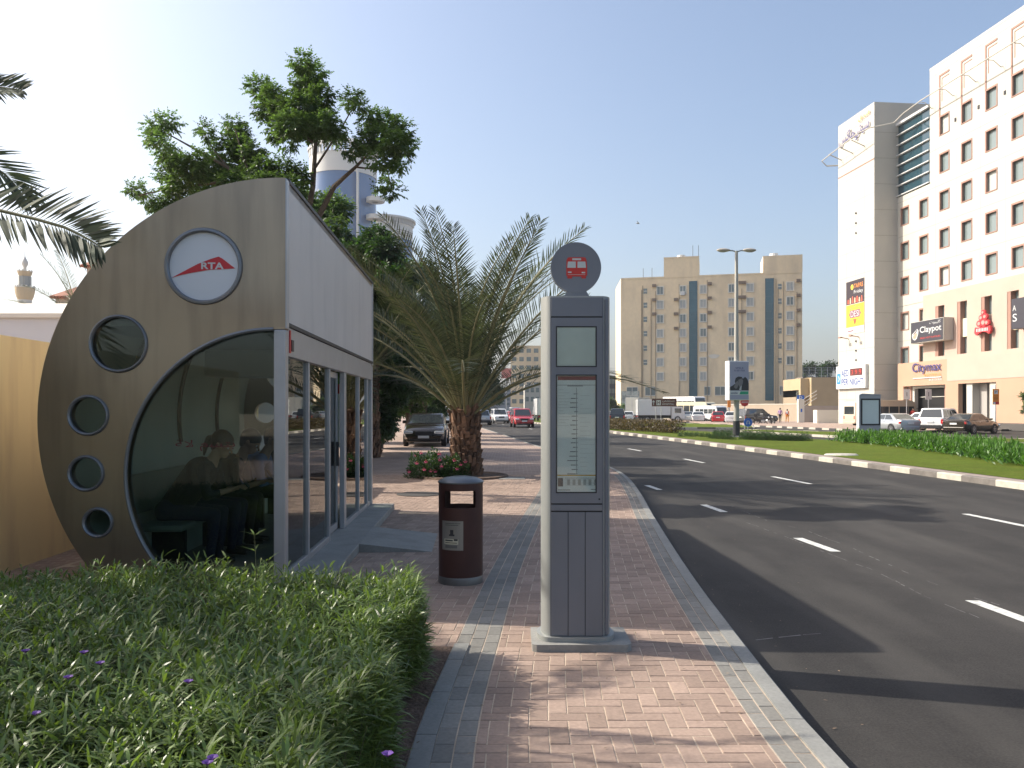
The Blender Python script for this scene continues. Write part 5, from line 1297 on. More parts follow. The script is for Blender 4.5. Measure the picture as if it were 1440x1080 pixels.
rd = thing('red_banner_sign', 'pinkish red hanging banner far up the street among palm fronds', 'banner', (at(712,0,150)[0],150,0)); MB().box(-.9,.9,-.06,.06,at(0,532,150)[2],at(0,518,150)[2]).build('board', mat('banner_pink',(.62,.22,.18),.6), rd); MB().tube([(0,.1,0),(0,.1,8.5)],.08,8).build('pole', m_alu, rd)

# ------------------------------------------------------------------ left side
lw = wall_thing('garden_wall', 'yellow rendered garden wall behind the left side of the bus shelter', 'wall', [(-4.75,-2,-5.65,17.5,-.1,2.33)], mat('wall_yellow',(.92,.76,.43),.85,noise=[(.7,.05)],dirt=((3,3,.5),(.52,.36,.2),.55),bump=(30,.2,.004)), None, -.22)
wb2 = thing('white_annex', 'flat roofed whitish building rising behind the yellow garden wall', 'building')
yb_ = 19.; zt_ = at(0,441,yb_)[2]
MB().box(-30,-7.2,yb_,yb_+9,-.2,zt_).build('wall', mat('wall_offwhite',(.66,.65,.66),.8,noise=[(.8,.03)]), wb2)
q = MB(); q.add([(-30,yb_-.08,zt_),(-7.1,yb_-.08,zt_),(-7.1,yb_+.5,zt_+.30),(-30,yb_+.5,zt_+.30),(-30,yb_+9,zt_+.3),(-7.1,yb_+9,zt_+.3),(-30,yb_-.08,zt_-.1),(-7.1,yb_-.08,zt_-.1)],[(6,7,1,0),(0,1,2,3),(3,2,5,4)]); q.build('parapet', mat('parapet_cream',(.78,.72,.62),.8), wb2)
mn = thing('minaret', 'pale minaret with balcony and bulb finial above the left rooftops', 'minaret', (at(35,0,150)[0],150,0))
z_ = lambda py: at(0,py,150)[2]; k = 150/F
mb = MB(); mb.lathe([(9*k,0),(9*k,z_(418))], n=16); mb.lathe([(7*k,z_(405)),(6.6*k,z_(386))], n=10); mb.build('shaft', mat('minaret_white',(.62,.60,.56),.8), mn)
mb = MB(); mb.lathe([(9*k,z_(422)),(11*k,z_(417)),(12.6*k,z_(410)),(12.8*k,z_(405)),(7*k,z_(405))], n=16); mb.lathe([(6.6*k,z_(390)),(9.0*k,z_(385)),(9.6*k,z_(382)),(3*k,z_(381))], n=16); mb.build_each('balcony', mat('minaret_sand',(.55,.43,.28),.8), mn)
q = MB()
for i in range(14): a = 2*PI*i/14; q.box(-.15,.15,-.06,.06,z_(405),z_(402),0,Matrix.Translation((12.4*k*math.cos(a),12.4*k*math.sin(a),0))@Matrix.Rotation(a+PI/2,4,'Z')); q.box(-.12,.12,-.06,.06,z_(382),z_(380),0,Matrix.Translation((9.2*k*math.cos(a),9.2*k*math.sin(a),0))@Matrix.Rotation(a+PI/2,4,'Z'))
q.build('railing', mat('minaret_white2',(.62,.60,.56),.8), mn)
q = MB()
for i in range(8): a = 2*PI*i/8; q.box(-.35,.35,-.1,.02,z_(403),z_(389),0,Matrix.Translation((7.0*k*math.cos(a),7.0*k*math.sin(a),0))@Matrix.Rotation(a+PI/2,4,'Z'))
q.build('opening', mat('opening_grey',(.34,.35,.34),.6), mn)
mb = MB(); mb.lathe([(2.2*k,z_(381)),(2.0*k,z_(376)),(4.0*k,z_(372)),(4.2*k,z_(369)),(2.5*k,z_(365)),(.6*k,z_(361)),(.35*k,z_(352)),(0,z_(351))], n=14); mb.build('finial', bpy.data.materials['minaret_white'], mn, smooth=True)
m_tile = mat('roof_tile', (.36,.16,.10), .8, noise=[(2,.15)]); m_villa = mat('villa_cream',(.58,.50,.40),.85)
def hip(parent, x0,x1,y0,y1,z,h,ov=.5,name='roof'):
    q = MB(); cx_,cy_ = (x0+x1)/2,(y0+y1)/2; e = min(x1-x0,y1-y0)/2*.6
    a,b_,c_,d_ = (x0-ov,y0-ov,z),(x1+ov,y0-ov,z),(x1+ov,y1+ov,z),(x0-ov,y1+ov,z); p1,p2 = (cx_-e*.5,cy_,z+h),(cx_+e*.5,cy_,z+h)
    q.add([a,b_,c_,d_,p1,p2],[(0,1,5,4),(1,2,5),(2,3,4,5),(3,0,4),(0,3,2,1)])
    n = 16
    for i in range(n+1):
        t = i/n; s0 = Vector(a).lerp(Vector(b_),t); e0 = Vector(p1).lerp(Vector(p2),t); q.tube([s0+Vector((0,-.02,.04)),e0+Vector((0,0,.03))],.09,5)
    q.build(name, m_tile, parent)
vl = thing('villa', 'cream villa with red tiled hipped roofs behind the annex', 'building')
xv = lambda px,Y: at(px,0,Y)[0]
MB().box(xv(78,42),xv(150,42),42,50,-.2,at(0,420,42)[2]).build('wall', m_villa, vl); hip(vl, xv(80,42),xv(130,42),42,46,at(0,420,42)[2],1.0,.2)
MB().box(xv(122,46),xv(200,46),46,54,-.2,at(0,376,46)[2]).build('upper_wall', m_villa, vl); hip(vl, xv(121,46),xv(175,46),46,50,at(0,376,46)[2],1.0,.2)
# blue tower
bt_ = thing('office_tower', 'tall blue glass tower with round white crown behind the trees', 'building')
Yt = 260.; k = Yt/F; cxt = at(474,0,Yt)[0]
m_tblue = mat('tower_blue',(.03,.10,.26),.12,spec=1.,noise=[(.05,.08)]); m_tw = mat('tower_white',(.62,.62,.60),.7)
MB().lathe([(47*k,-.2),(47*k,at(0,233,Yt)[2])], c=(cxt,Yt+10,0), n=48).build('glass_shaft', m_tblue, bt_, smooth=True)
MB().lathe([(48*k,at(0,240,Yt)[2]),(48.5*k,at(0,212,Yt)[2]),(44*k,at(0,212,Yt)[2])], c=(cxt,Yt+10,0), n=48).build('crown_drum', m_tw, bt_, smooth=True)
MB().lathe([(51*k,at(0,203,Yt)[2]),(51*k,at(0,199,Yt)[2]),(43*k,at(0,192,Yt)[2]),(43*k,at(0,194,Yt)[2]),(51*k,at(0,203,Yt)[2])], c=(cxt,Yt+10,0), n=48).build('canopy_ring', m_tw, bt_)
q = MB()
for i in range(48): a = 2*PI*i/48; q.box(-.35,.35,-.3,.3,at(0,213,Yt)[2],at(0,201,Yt)[2],0,Matrix.Translation((cxt+48*k*math.cos(a),Yt+10+48*k*math.sin(a),0))@Matrix.Rotation(a,4,'Z'))
q.build_each('crown_column', m_tw, bt_)
q = MB(); q.box(at(503,0,Yt)[0]-.25,at(503,0,Yt)[0]+.25,Yt-1.,Yt+1.,0,at(0,236,Yt)[2]); q.build('vertical_rail', m_tw, bt_)
q = MB()
for py in (280,305): q.lathe([(1.,0),(3,0),(3,1.4),(0,1.4)], c=(at(525,0,Yt)[0],Yt+4,at(0,py,Yt)[2]), n=12)
q.build_each('balcony', m_tw, bt_)
ro = thing('round_office_block', 'round white office block with blue glazing right of the blue tower', 'building')
Y2 = 300.; k = Y2/F; c2_ = (at(530,0,Y2)[0],Y2+14,0)
MB().lathe([(43.5*k,-.2),(43.5*k,at(0,309,Y2)[2])], c=c2_, n=48).build('drum', m_tw, ro, smooth=True)
MB().lathe([(44*k,at(0,309,Y2)[2]),(44*k,at(0,301,Y2)[2])], c=c2_, n=48).build('clerestory', mat('clerestory',(.5,.52,.54),.4), ro)
MB().lathe([(48*k,at(0,302,Y2)[2]),(48*k,at(0,299,Y2)[2]),(30*k,at(0,296,Y2)[2])], c=c2_, n=48).build('roof_ring', m_tw, ro)
MB().lathe([(44*k,at(0,372,Y2)[2]),(44*k,at(0,330,Y2)[2])], c=c2_, n=20, a0=-PI*.28, a1=-PI*.05).build('blue_glazing', m_tblue, ro)
MB().lathe([(43.9*k,at(0,335,Y2)[2]),(43.9*k,at(0,328,Y2)[2])], c=c2_, n=20, a0=-PI*.62, a1=-PI*.28).build('dark_band', mat('band_grey',(.25,.22,.2),.6), ro)
q = MB()
for py in (318,321,324): q.lathe([(44.5*k,at(0,py+1,Y2)[2]),(44.5*k,at(0,py,Y2)[2])], c=c2_, n=20, a0=-PI*.30, a1=-PI*.02)
q.build('louvre_band', bpy.data.materials['band_grey'], ro)
q = MB()
for i in range(40): a = -PI*i/40; q.box(-.25,.25,-.25,.25,at(0,309,Y2)[2],at(0,300,Y2)[2],0,Matrix.Translation((c2_[0]+45*k*math.cos(a),c2_[1]+45*k*math.sin(a),0)))
q.build_each('roof_column', m_tw, ro)
# ------------------------------------------------------------------ foreground hedge
def hedge_top(x, y): return .47+.05*math.sin(x*2.3+1)+.04*math.sin(y*3.1+x*1.7)
def hedge_leaves():
    P=[];D=[];L=[];W=[];R=[]
    n = 11500
    for i in range(n):
        y = random.uniform(1.9,5.45); x = random.uniform(-4.3,-.62)
        if x < -4.3+(5.5-y)*.3: pass
        edge = -.60-.06*math.sin(y*5)
        z = hedge_top(x,y)*random.uniform(.78,1.12)
        if random.random() < .16: x = edge+random.uniform(-.10,.03); z = random.uniform(.08,.52)
        elif random.random() < .06: y = 5.40+random.uniform(-.08,.06); z = random.uniform(.1,.5)
        if x > edge: z *= .9
        if random.random() < .03: z += random.uniform(.04,.11)
        # one sprig: stem direction leans out, whorl of long leaves
        up = np.array([random.gauss(0,.38),random.gauss(0,.38),1.])
        if x > -.85: up += np.array([.55,0,-.1])
        up /= np.linalg.norm(up); tone = random.random()
        m = random.randint(6,9); a0 = random.random()*6.28
        for k in range(m):
            a = a0+k*2.4; t = k/m
            ou = np.array([math.cos(a),math.sin(a),0.]); d = up*(.35+.9*t)+ou*(1.05-.55*t)
            P.append(np.array([x,y,z])+up*(.09*t-.05)); D.append(d); L.append(random.uniform(.06,.145)*(1.12-.3*t)); W.append(random.uniform(.004,.0078)); R.append(min(1,max(0,.6*tone+.4*random.random())))
    return map(np.array,(P,D,L,W,R))
P_,D_,L_,W_l,R_ = hedge_leaves()
HG = thing('hedge', 'low leafy green hedge with scattered purple flowers filling the near bed', 'hedge', (0,0,0))
up_ = np.tile([0,0,1.],(len(P_),1))+RNG.normal(0,.2,(len(P_),3))
link('leaves', leaf_mesh('leaves', P_,D_,up_,L_,W_l, RNG.uniform(.1,.55,len(P_)), m_leafH, R_), HG)
stp = MB()
for i in range(1500):
    x, y = (random.uniform(-4.2,-.68), random.uniform(2,5.4)) if i < 700 else (-.66+random.uniform(-.1,.03), random.uniform(1.9,5.4))
    z = hedge_top(x,y)*random.uniform(.7,.95); dx,dy = random.gauss(0,.05),random.gauss(0,.05)
    stp.tube([(x,y,0),(x+dx*.5,y+dy*.5,z*.5),(x+dx,y+dy,z)],[.004,.003,.002],4)
stp.build('stems', m_stem, HG)
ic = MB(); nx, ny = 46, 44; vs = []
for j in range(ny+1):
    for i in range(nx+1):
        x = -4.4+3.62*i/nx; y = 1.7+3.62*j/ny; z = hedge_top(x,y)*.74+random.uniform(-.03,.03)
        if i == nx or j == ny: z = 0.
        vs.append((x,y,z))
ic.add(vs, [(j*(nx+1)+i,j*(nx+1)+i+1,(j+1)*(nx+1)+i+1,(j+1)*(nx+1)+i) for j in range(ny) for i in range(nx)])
ic.build('shaded_core', mat('hedge_inner_shade',(.028,.040,.015),.9,noise=[(30,.5)]), HG)  # solid core; the shade inside the hedge is put into its dark green
for (px,py,Y) in [(36,915,3.6),(118,917,3.6),(96,952,3.3),(141,932,3.45),(265,958,3.3),(299,1065,2.72),(292,1072,2.7),(545,1060,2.9),(50,1003,3.0)]:
    p = at(px,py,Y); p.z = hedge_top(p.x,p.y)+.10; p = Vector(((px-CX)/F*((CH-p.z)*F/(py-HY)), (CH-p.z)*F/(py-HY), p.z))
    n = 6; th = np.linspace(0,2*PI,n,endpoint=False)
    d = np.stack([np.cos(th),np.sin(th),np.full(n,1.)],1)
    link('flower', leaf_mesh('flower', np.tile(np.array(p)-[0,0,.01],(n,1)), d, np.tile([0,0,1.],(n,1)), np.full(n,.026), np.full(n,.011), np.full(n,.2), m_flow, prof=(.5,.85)), HG)
# tall stray shoot
st_ = thing('wild_shoot', 'thin tall weed shoot rising in front of the shelter end glass', 'plant', (at(358,0,5.2)[0],5.2,0))
q = MB(); q.tube([(0,0,.3),(.01,0,.6),(0,.0,.80)],[.004,.003,.0015],5); q.build('stem', m_stem, st_)
pp=[];dd=[];ll=[];ww=[]
for z,n in ((.5,3),(.58,4),(.70,4),(.80,5)):
    for k in range(n): a = k*2*PI/n+z*9; pp.append([0,0,z]); dd.append([math.cos(a),math.sin(a),.55]); ll.append(.11); ww.append(.006)
link('leaves', leaf_mesh('leaves', np.array(pp),np.array(dd),np.tile([0,0,1.],(len(pp),1)),np.array(ll),np.array(ww),np.full(len(pp),.2),m_leafH), st_)
# litter of dead leaves on soil and paving
pp=[];n=260
P2 = np.array([[(-.45-.28*random.random()) if random.random()<.7 else random.uniform(-.4,1.4), random.uniform(2.8,6.), .022] for _ in range(n)])
P2[:,2] = np.where(P2[:,0] > -.36, .012, .03)
kk = np.arange(n) % 4 == 0; yy = RNG.uniform(3.2,14,n)
P2[kk,1] = yy[kk]; P2[kk,0] = np.array([K(t) for t in yy[kk]])+RNG.exponential(.35,kk.sum())+.04; P2[kk,2] = ROADZ+.006
o = link('fallen_leaves', leaf_mesh('fallen', P2, np.concatenate([RNG.normal(size=(n,2)),np.zeros((n,1))],1), np.tile([0,0,1.],(n,1)), RNG.uniform(.01,.03,n), RNG.uniform(.003,.006,n), np.full(n,-.05), mat('dead_leaf',(.20,.14,.09),.9,var=.6)))
o['kind'] = 'stuff'

# ------------------------------------------------------------------ palms
def frond_data(pts, n=62, l=.5, w=.013, seed=0, droopy=.25, stiff=.55, bare=.16, roll=0., rr=1.):
    """curve pts -> (leaflets mesh, rachis MB). V-shaped rows of leaflets."""
    rng = random.Random(seed); pts = [Vector(p) for p in pts]
    def cv(t):
        t = min(max(t,0),1)*(len(pts)-1); i = min(int(t),len(pts)-2); f = t-i
        p0 = pts[max(i-1,0)]; p1 = pts[i]; p2 = pts[i+1]; p3 = pts[min(i+2,len(pts)-1)]
        return .5*((2*p1)+(p2-p0)*f+(2*p0-5*p1+4*p2-p3)*f*f+(3*p1-p0-3*p2+p3)*f*f*f)
    P=[];D=[];L=[];W=[];U=[]
    for k in range(n):
        t = bare+(1-bare)*(k+.5)/n; p = cv(t); tg_ = (cv(t+.02)-cv(t-.02)).normalized()
        sd = tg_.cross(Vector((0,0,1)));
        if sd.length < .15: sd = tg_.cross(Vector((.3,1,0)))
        sd.normalize(); sd = Matrix.Rotation(roll,3,tg_) @ sd; nm = sd.cross(tg_).normalized()
        ln = l*(.45+.55*math.sin(PI*min(1,(t-bare)/(1-bare)*.85+.15)))*(1 if t < .9 else 1-.35*(t-.9)/.1)
        for s in (-1,1):
            fan = stiff+.5*t
            d = sd*s*(1.05-.35*t)+tg_*(fan+rng.uniform(-.08,.08))+nm*(.30+rng.uniform(-.18,.18))
            P.append(p); D.append(d); U.append(nm+sd*s*rng.uniform(-.5,.3)); L.append(ln*rng.uniform(.85,1.1)); W.append(w*rng.uniform(.8,1.1))
    A = lambda q: np.array([tuple(v) for v in q],float)
    lm = (A(P),A(D),A(U),np.array(L),np.array(W))
    rc = MB(); R = [cv(i/10) for i in range(11)]; rc.tube(R,[rr*.032*(1-i/10)**.7*(l/.5)+.004 for i in range(11)],6)
    return lm, rc, droopy
def frond(name, pts, parent, **kw):
    lm, rc, dr = frond_data(pts, **kw)
    r = rc.build(name, m_rach, parent, smooth=True)
    link('leaflets', leaf_mesh('leaflets', lm[0],lm[1],lm[2],lm[3],lm[4], np.full(len(lm[3]),dr), m_palm, fold=.3), r)
    return r
def arc_pts(L, lift, droop, n=7):
    """rachis from the origin along +X, rising at angle lift then bending down"""
    pts = [Vector((0,0,0))]; a = lift
    for i in range(n-1): a -= droop/(n-1)*(1+.5*i/(n-1)); pts.append(pts[-1]+Vector((math.cos(a),0,math.sin(a)))*L/(n-1))
    return pts
def palm(name, label, loc, trunk_h, trunk_r, L, nfr, seed, group=None, protos=6, lean=(0,0), lifts=(10,86), l=.5, n=60):
    rnd = random.Random(seed)
    T = thing(name, label, 'palm tree', loc, 0, group)
    tb = MB(); prof = [(trunk_r*1.15,0),(trunk_r*.95,trunk_h*.25),(trunk_r*.9,trunk_h*.6),(trunk_r*1.0,trunk_h*.9),(trunk_r*.55,trunk_h*1.12),(0,trunk_h*1.15)]
    tb.lathe(prof, n=18, mi=0)
    k = 0; z = .02
    while z < trunk_h*1.05:
        m = 11
        for j in range(m):
            a = 2*PI*(j+.5*(k%2))/m+rnd.uniform(-.12,.12); r = np.interp(z/trunk_h,[0,.3,.6,.9,1.1],[trunk_r*1.13,trunk_r*.96,trunk_r*.9,trunk_r*.98,trunk_r*.6])
            M = Matrix.Translation((math.cos(a)*r,math.sin(a)*r,z)) @ Matrix.Rotation(a,4,'Z') @ Matrix.Rotation(rnd.uniform(.12,.42),4,'Y')
            w = trunk_r*rnd.uniform(.16,.26); h = .15*rnd.uniform(.5,1.8)
            tb.add([(-.05,-w,-.04),(-.05,w,-.04),(.05,-w*.8,0),(.05,w*.8,0),(.05,-w*.45,h),(.05,w*.45,h),(-.01,-w*.4,h),(-.01,w*.4,h)],[(0,2,3,1),(2,4,5,3),(4,6,7,5),(0,6,4,2),(1,3,5,7)],0,M)
        z += .085; k += 1
    tb.build('trunk', m_bark2, T)
    pr = []
    for i in range(protos):
        lift = math.radians(lifts[0]+(lifts[1]-lifts[0])*i/(protos-1))
        lm, rc, dr = frond_data(rr=.75, pts=arc_pts(L*rnd.uniform(.92,1.05), lift, math.radians(rnd.uniform(50,66) if i < protos*.22 else rnd.uniform(20,46))), n=n, l=l*L/3.2, w=.0088*L/3.2, seed=seed*10+i, droopy=.15)
        a_ = rc.build('frond', m_rach, T, smooth=True)
        b_ = link('leaflets', leaf_mesh('leaflets', lm[0],lm[1],lm[2],lm[3],lm[4], np.full(len(lm[3]),dr), m_palm, fold=.3), a_)
        pr.append((a_,b_,lift))
    for i in range(nfr):
        t = i/(nfr-1); k = int(min(protos-1, max(0, round(t**.7*(protos-1)+rnd.uniform(-.4,.4)))))
        a_,b_,_ = pr[k]
        if i < protos and False: continue
        c_ = a_.copy(); COL.objects.link(c_); d_ = b_.copy(); COL.objects.link(d_); d_.parent = c_; c_.parent = T
        az = i*2.39996+rnd.uniform(-.2,.2)
        c_.rotation_euler = (rnd.uniform(-.25,.25),rnd.uniform(-.06,.06),az); r = trunk_r*.5*(1-t*.7)
        c_.location = (math.cos(az)*r, math.sin(az)*r, trunk_h*(.93+.18*t)); s_ = rnd.uniform(.86,1.08)*(.8+.2*min(1,(1-t)*3+.5)); c_.scale = (s_,s_,s_)
    for a_,b_,_ in pr: bpy.data.objects.remove(b_); bpy.data.objects.remove(a_)
    return T
pm1 = palm('date_palm', 'short thick trunked date palm standing in the pavement behind the litter bin', (-1.12,19.6,0), 1.5, .315, 4.9, 60, 3, None, 11, lifts=(43,88), l=.45, n=60)
palm('date_palm', 'second date palm half hidden behind the shelter and the nearer palm', (-4.9,27.5,0), 2.9, .38, 4.5, 44, 5, None, 6, lifts=(8,86))
palm('date_palm', 'small date palm top sticking up behind the yellow wall and red roofs', (at(112,0,27)[0],27,0), 4.1, .3, 2.4, 22, 8, None, 5, lifts=(0,80))
# foreground palm left of the frame: crown between the wall and the hedge
PX, PY, PZ = -5.05, 5.3, 2.95
LP = thing('date_palm', 'near date palm whose long fronds reach in from the left edge', 'palm tree', (0,0,0))
tb = MB(); tb.lathe([(.34,0),(.3,1),(.3,2.3),(.34,2.8),(.15,3.1)], c=(PX,PY,0), n=18)
k = 0; z = .05
while z < 2.9:
    for j in range(9):
        a = 2*PI*(j+.5*(k%2))/9; M = Matrix.Translation((PX+math.cos(a)*.30,PY+math.sin(a)*.30,z)) @ Matrix.Rotation(a,4,'Z') @ Matrix.Rotation(.3,4,'Y')
        tb.add([(-.05,-.1,-.04),(-.05,.1,-.04),(.05,-.08,0),(.05,.08,0),(.05,-.05,.2),(.05,.05,.2),(-.01,-.04,.2),(-.01,.04,.2)],[(0,2,3,1),(2,4,5,3),(4,6,7,5),(0,6,4,2),(1,3,5,7)],0,M)
    z += .11; k += 1
tb.build('trunk', m_bark2, LP)
C0 = Vector((PX,PY,PZ))
def to_px(pxs, Ys): return [C0]+[at(px,py,Y) for (px,py),Y in zip(pxs,Ys)]
frond('frond', to_px([(-190,275),(-90,272),(0,296),(80,316),(118,333),(143,348)],[5.2,5.1,5.0,4.9,4.85,4.8]), LP, n=54, l=.36, w=.013, roll=1.25, seed=31, droopy=.03, bare=.3, stiff=.85, rr=.5)
frond('frond', to_px([(-200,200),(-110,190),(-60,205),(0,240),(22,262),(38,285)],[5.6,5.7,5.8,5.9,5.95,6.0]), LP, n=50, l=.30, w=.011, roll=1.0, seed=32, droopy=.05, bare=.3, stiff=.8, rr=.5)
frond('frond', to_px([(-200,60),(-120,80),(-60,100),(-20,120),(10,124),(30,127)],[5.2,5.2,5.2,5.2,5.2,5.2]), LP, n=46, l=.22, w=.009, roll=1.2, seed=33, droopy=.05, bare=.3, stiff=.8, rr=.5)
rr_ = random.Random(5)
for i in range(34):
    az = i*2.4; lift = math.radians(10+75*(i/34)); 
    pts = arc_pts(2.9*rr_.uniform(.85,1.1), lift, math.radians(rr_.uniform(45,80)))
    M = Matrix.Translation(C0) @ Matrix.Rotation(az,4,'Z'); pw = [M @ p for p in pts]
    # keep out of the sky area in view
    bad = any(p.y > 1 and (p.x/p.y) > -.640 and (p.z-CH)/p.y > -.1 for p in pw)
    if bad: continue
    frond('frond', pw, LP, n=46, l=.42, w=.013, seed=100+i, droopy=.2)

# ------------------------------------------------------------------ broadleaf trees
def tree(label, loc, clusters, limbs, leafmat, sprigs_per_m3=500, leaf=.085, group=None, trunk_r=.11, name='tree', nmax=90000, lw=.52, m=7, rk=.72):
    """clusters: world (centre, radius) ; limbs: list of world polylines"""
    T = thing(name, label, 'tree', loc, 0, group); o_ = np.array(loc)
    q = MB()
    for pts, r0, r1 in limbs:
        n = len(pts); q.tube([Vector(p)-Vector(loc) for p in pts], [r0+(r1-r0)*i/(n-1) for i in range(n)], 8)
    q.build('trunk', m_bark, T, smooth=True)
    P=[];D=[];L=[];R=[]
    for c_, r in clusters:
        c_ = np.array(c_)-o_; n = int(sprigs_per_m3*4.19*r**3/(1+r)); n = max(n, 30)
        dirs = rand_dirs(n); r = r*rk; rad = r*RNG.random(n)**.45; rad *= 1+.25*np.sin(dirs[:,0]*7+c_[0]*3)*np.sin(dirs[:,2]*6+c_[1])
        pc = c_+dirs*rad[:,None]*np.array([1,1,.8]); tone = RNG.random()*.5
        for i in range(n):
            sd = dirs[i]*.8+RNG.normal(0,.5,3); sd[2] -= .15; sd /= np.linalg.norm(sd)
            sl = leaf*2.0; side = np.cross(sd,[0,0,1.]); side /= max(np.linalg.norm(side),1e-3)
            tn = min(1.,tone+RNG.random()*.5)
            for k in range(m):
                t = (k+1)/m; s = 1 if k % 2 else -1
                P.append(pc[i]+sd*sl*t); D.append(sd*.6+side*s*.85+np.array([0,0,-.15]) if k < m-1 else sd); L.append(leaf*(1.1-.3*t)); R.append(tn)
    P = np.array(P); D = np.array(D); L = np.array(L); R = np.array(R)
    if len(P) > nmax: k = RNG.permutation(len(P))[:nmax]; P,D,L,R = P[k],D[k],L[k],R[k]
    up = np.tile([0,0,1.],(len(P),1))+RNG.normal(0,.45,(len(P),3))
    link('crown', leaf_mesh('crown', P, D, up, L, L*lw*.5*1.1, RNG.uniform(.0,.4,len(P)), leafmat, R, fold=.12), T)
    return T
def cl(lst, Y, jit=.5):
    out = []
    for (px,py,r) in lst:
        y = Y+random.uniform(-jit,jit); p = at(px,py,y); out.append((tuple(p), r*y/F))
    return out
random.seed(21)
Yt1 = 16.2
main = [(425,88,18),(440,105,20),(430,125,22),(452,135,18),(425,150,24),(450,160,22),(365,122,18),(385,135,20),(375,155,18),(400,155,22),(410,175,24),(390,185,16),(435,180,24),(460,178,22),(475,190,14),(405,200,12),
 (497,135,13),(507,150,9),(490,145,9),(520,165,16),(545,175,20),(565,185,18),(555,200,20),(530,195,20),(510,200,18),(495,210,14),(575,205,12),(545,222,16),(560,228,14),(570,215,12),(530,225,14),(548,250,10),(553,268,12),(535,262,10),
 (222,175,16),(240,172,14),(215,190,10),(225,200,14),(235,212,16),(240,225,14),(285,180,9),(292,188,7),(328,175,14),(335,190,18),(340,208,20),(320,200,14),(355,215,18),(300,215,16),(280,225,16),(255,230,18),(235,245,16),(270,240,20),(305,235,22),(340,232,22),(370,235,20),(400,240,22),(422,247,16),(250,260,20),(290,262,24),(330,258,24),(370,262,26),(408,265,22),(195,268,12),(208,280,12),(186,266,8),(225,290,16),(245,285,20),(300,285,30),(350,290,30),(395,290,26)]
tk = at(415,576,Yt1); base1 = (tk.x,Yt1,0)
A_ = lambda px,py,y=Yt1: tuple(at(px,py,y))
limbs = [([base1,A_(418,420),A_(425,350)],.13,.10),([A_(425,350),A_(440,262),A_(444,200),A_(436,120)],.07,.02),([A_(425,350),A_(470,262),A_(500,235),A_(545,190)],.07,.015),([A_(425,350),A_(370,280),A_(320,235),A_(230,185)],.08,.01),([A_(370,280),A_(345,230),A_(330,180)],.03,.01),([A_(440,200),A_(400,170),A_(372,130)],.03,.01),([A_(444,235),A_(480,180),A_(500,145)],.025,.008),([A_(320,255),A_(240,265),A_(195,275)],.03,.01),([A_(320,235),A_(300,210),A_(283,185)],.015,.006),([A_(500,235),A_(545,240),A_(552,270)],.02,.006)]
tree('tall green feathery tree rising right behind the bus shelter roof', base1, cl(main,Yt1,.9), limbs, m_leafA, 2300, .072, None, nmax=105000, rk=.84)
def blob_tree(label, Y, px, top, bottom, half, n, seed, leafmat=m_leafB, leaf=.16, group='dark trees along the left of the pavement', base=576, dens=330, nmax=42000, name='tree', r0=.18, gz=0., depth=.7):
    random.seed(seed); k = Y/F; c_ = []
    for i in range(n):
        t = random.random(); py = top+(bottom-top)*t; e = half*math.sqrt(max(.08,1-(2*t-.9)**2/1.3))
        pr_ = random.uniform(.22,.36)*half; c_.append((tuple(at(px+random.uniform(-1,1)*(e-pr_*.5),py+pr_*.3,Y+random.uniform(-1,1)*e*k*depth)), pr_*k))
    b_ = (at(px,0,Y)[0],Y,gz); z1 = at(0,bottom,Y)[2]; zt_ = at(0,top,Y)[2]
    limbs = [([b_,(b_[0]+.1,Y,z1*.6+.3),(b_[0]-.1,Y,(z1+zt_)/2)],r0,r0*.5)]
    for i in range(6): q_ = random.choice(c_)[0]; limbs.append(([(b_[0],Y,max(.8,z1*.8)),tuple((Vector(q_)+Vector((b_[0],Y,z1+.5)))/2),q_],r0*.4,.02))
    return tree(label, b_, c_, limbs, leafmat, dens, leaf, group, name=name, nmax=nmax)
blob_tree('bushy mid green tree just right of the tall feathery tree, over the shelter roof', 23, 438, 270, 540, 66, 56, 41, m_leafA, .12, nmax=110000, dens=700, depth=1.9)
blob_tree('broad tree hidden low behind the shelter roof', 24.5, 340, 290, 500, 95, 50, 63, m_leafA, .15, nmax=90000, dens=420)
blob_tree('dense dark tree between the shelter end and the nearer palm', 30, 515, 328, 590, 84, 60, 42, leaf=.16, nmax=110000, dens=520, depth=1.3)
blob_tree('rounded dark tree seen above the black sedan roof line', 44, 572, 366, 575, 62, 32, 43, m_leafA, leaf=.18, nmax=70000, dens=450)
blob_tree('dark tree behind the nearer palm crown, left of the road', 55, 622, 425, 570, 54, 28, 44, leaf=.22, nmax=50000, dens=420)
blob_tree('wide dark tree low behind the shelter windows', 40, 500, 430, 585, 60, 22, 45, leaf=.18, nmax=40000)
blob_tree('low dark leafy tree left of the dark bronze sedan', 34, 533, 420, 616, 50, 30, 61, leaf=.16, nmax=60000, dens=600)
blob_tree('dark tree directly behind the dark bronze sedan', 49, 596, 440, 598, 42, 20, 62, leaf=.2, nmax=34000, dens=450)
blob_tree('farther tree over the road left edge beside the pickup truck', 85, 655, 480, 572, 30, 14, 46, leaf=.3, nmax=16000)
blob_tree('far street tree between the palm and the white car', 120, 684, 520, 575, 20, 12, 47, leaf=.4, nmax=10000)
blob_tree('dark far street tree above the traffic at the road end', 150, 668, 505, 574, 22, 12, 48, leaf=.5, nmax=10000)
bt2 = 'trees beyond the apartment block'
blob_tree('dark green tree directly right of the apartment block, over the fence', 190, 1143, 504, 560, 20, 12, 51, leaf=.55, nmax=9000, group=bt2)
blob_tree('lower dark green tree beside the hotel tower edge, over the fence', 185, 1168, 512, 560, 17, 12, 52, leaf=.55, nmax=9000, group=bt2)
blob_tree('small green tree under the dark glass block', 160, 863, 553, 580, 11, 9, 53, m_leafA, .4, None, nmax=6000, r0=.12)
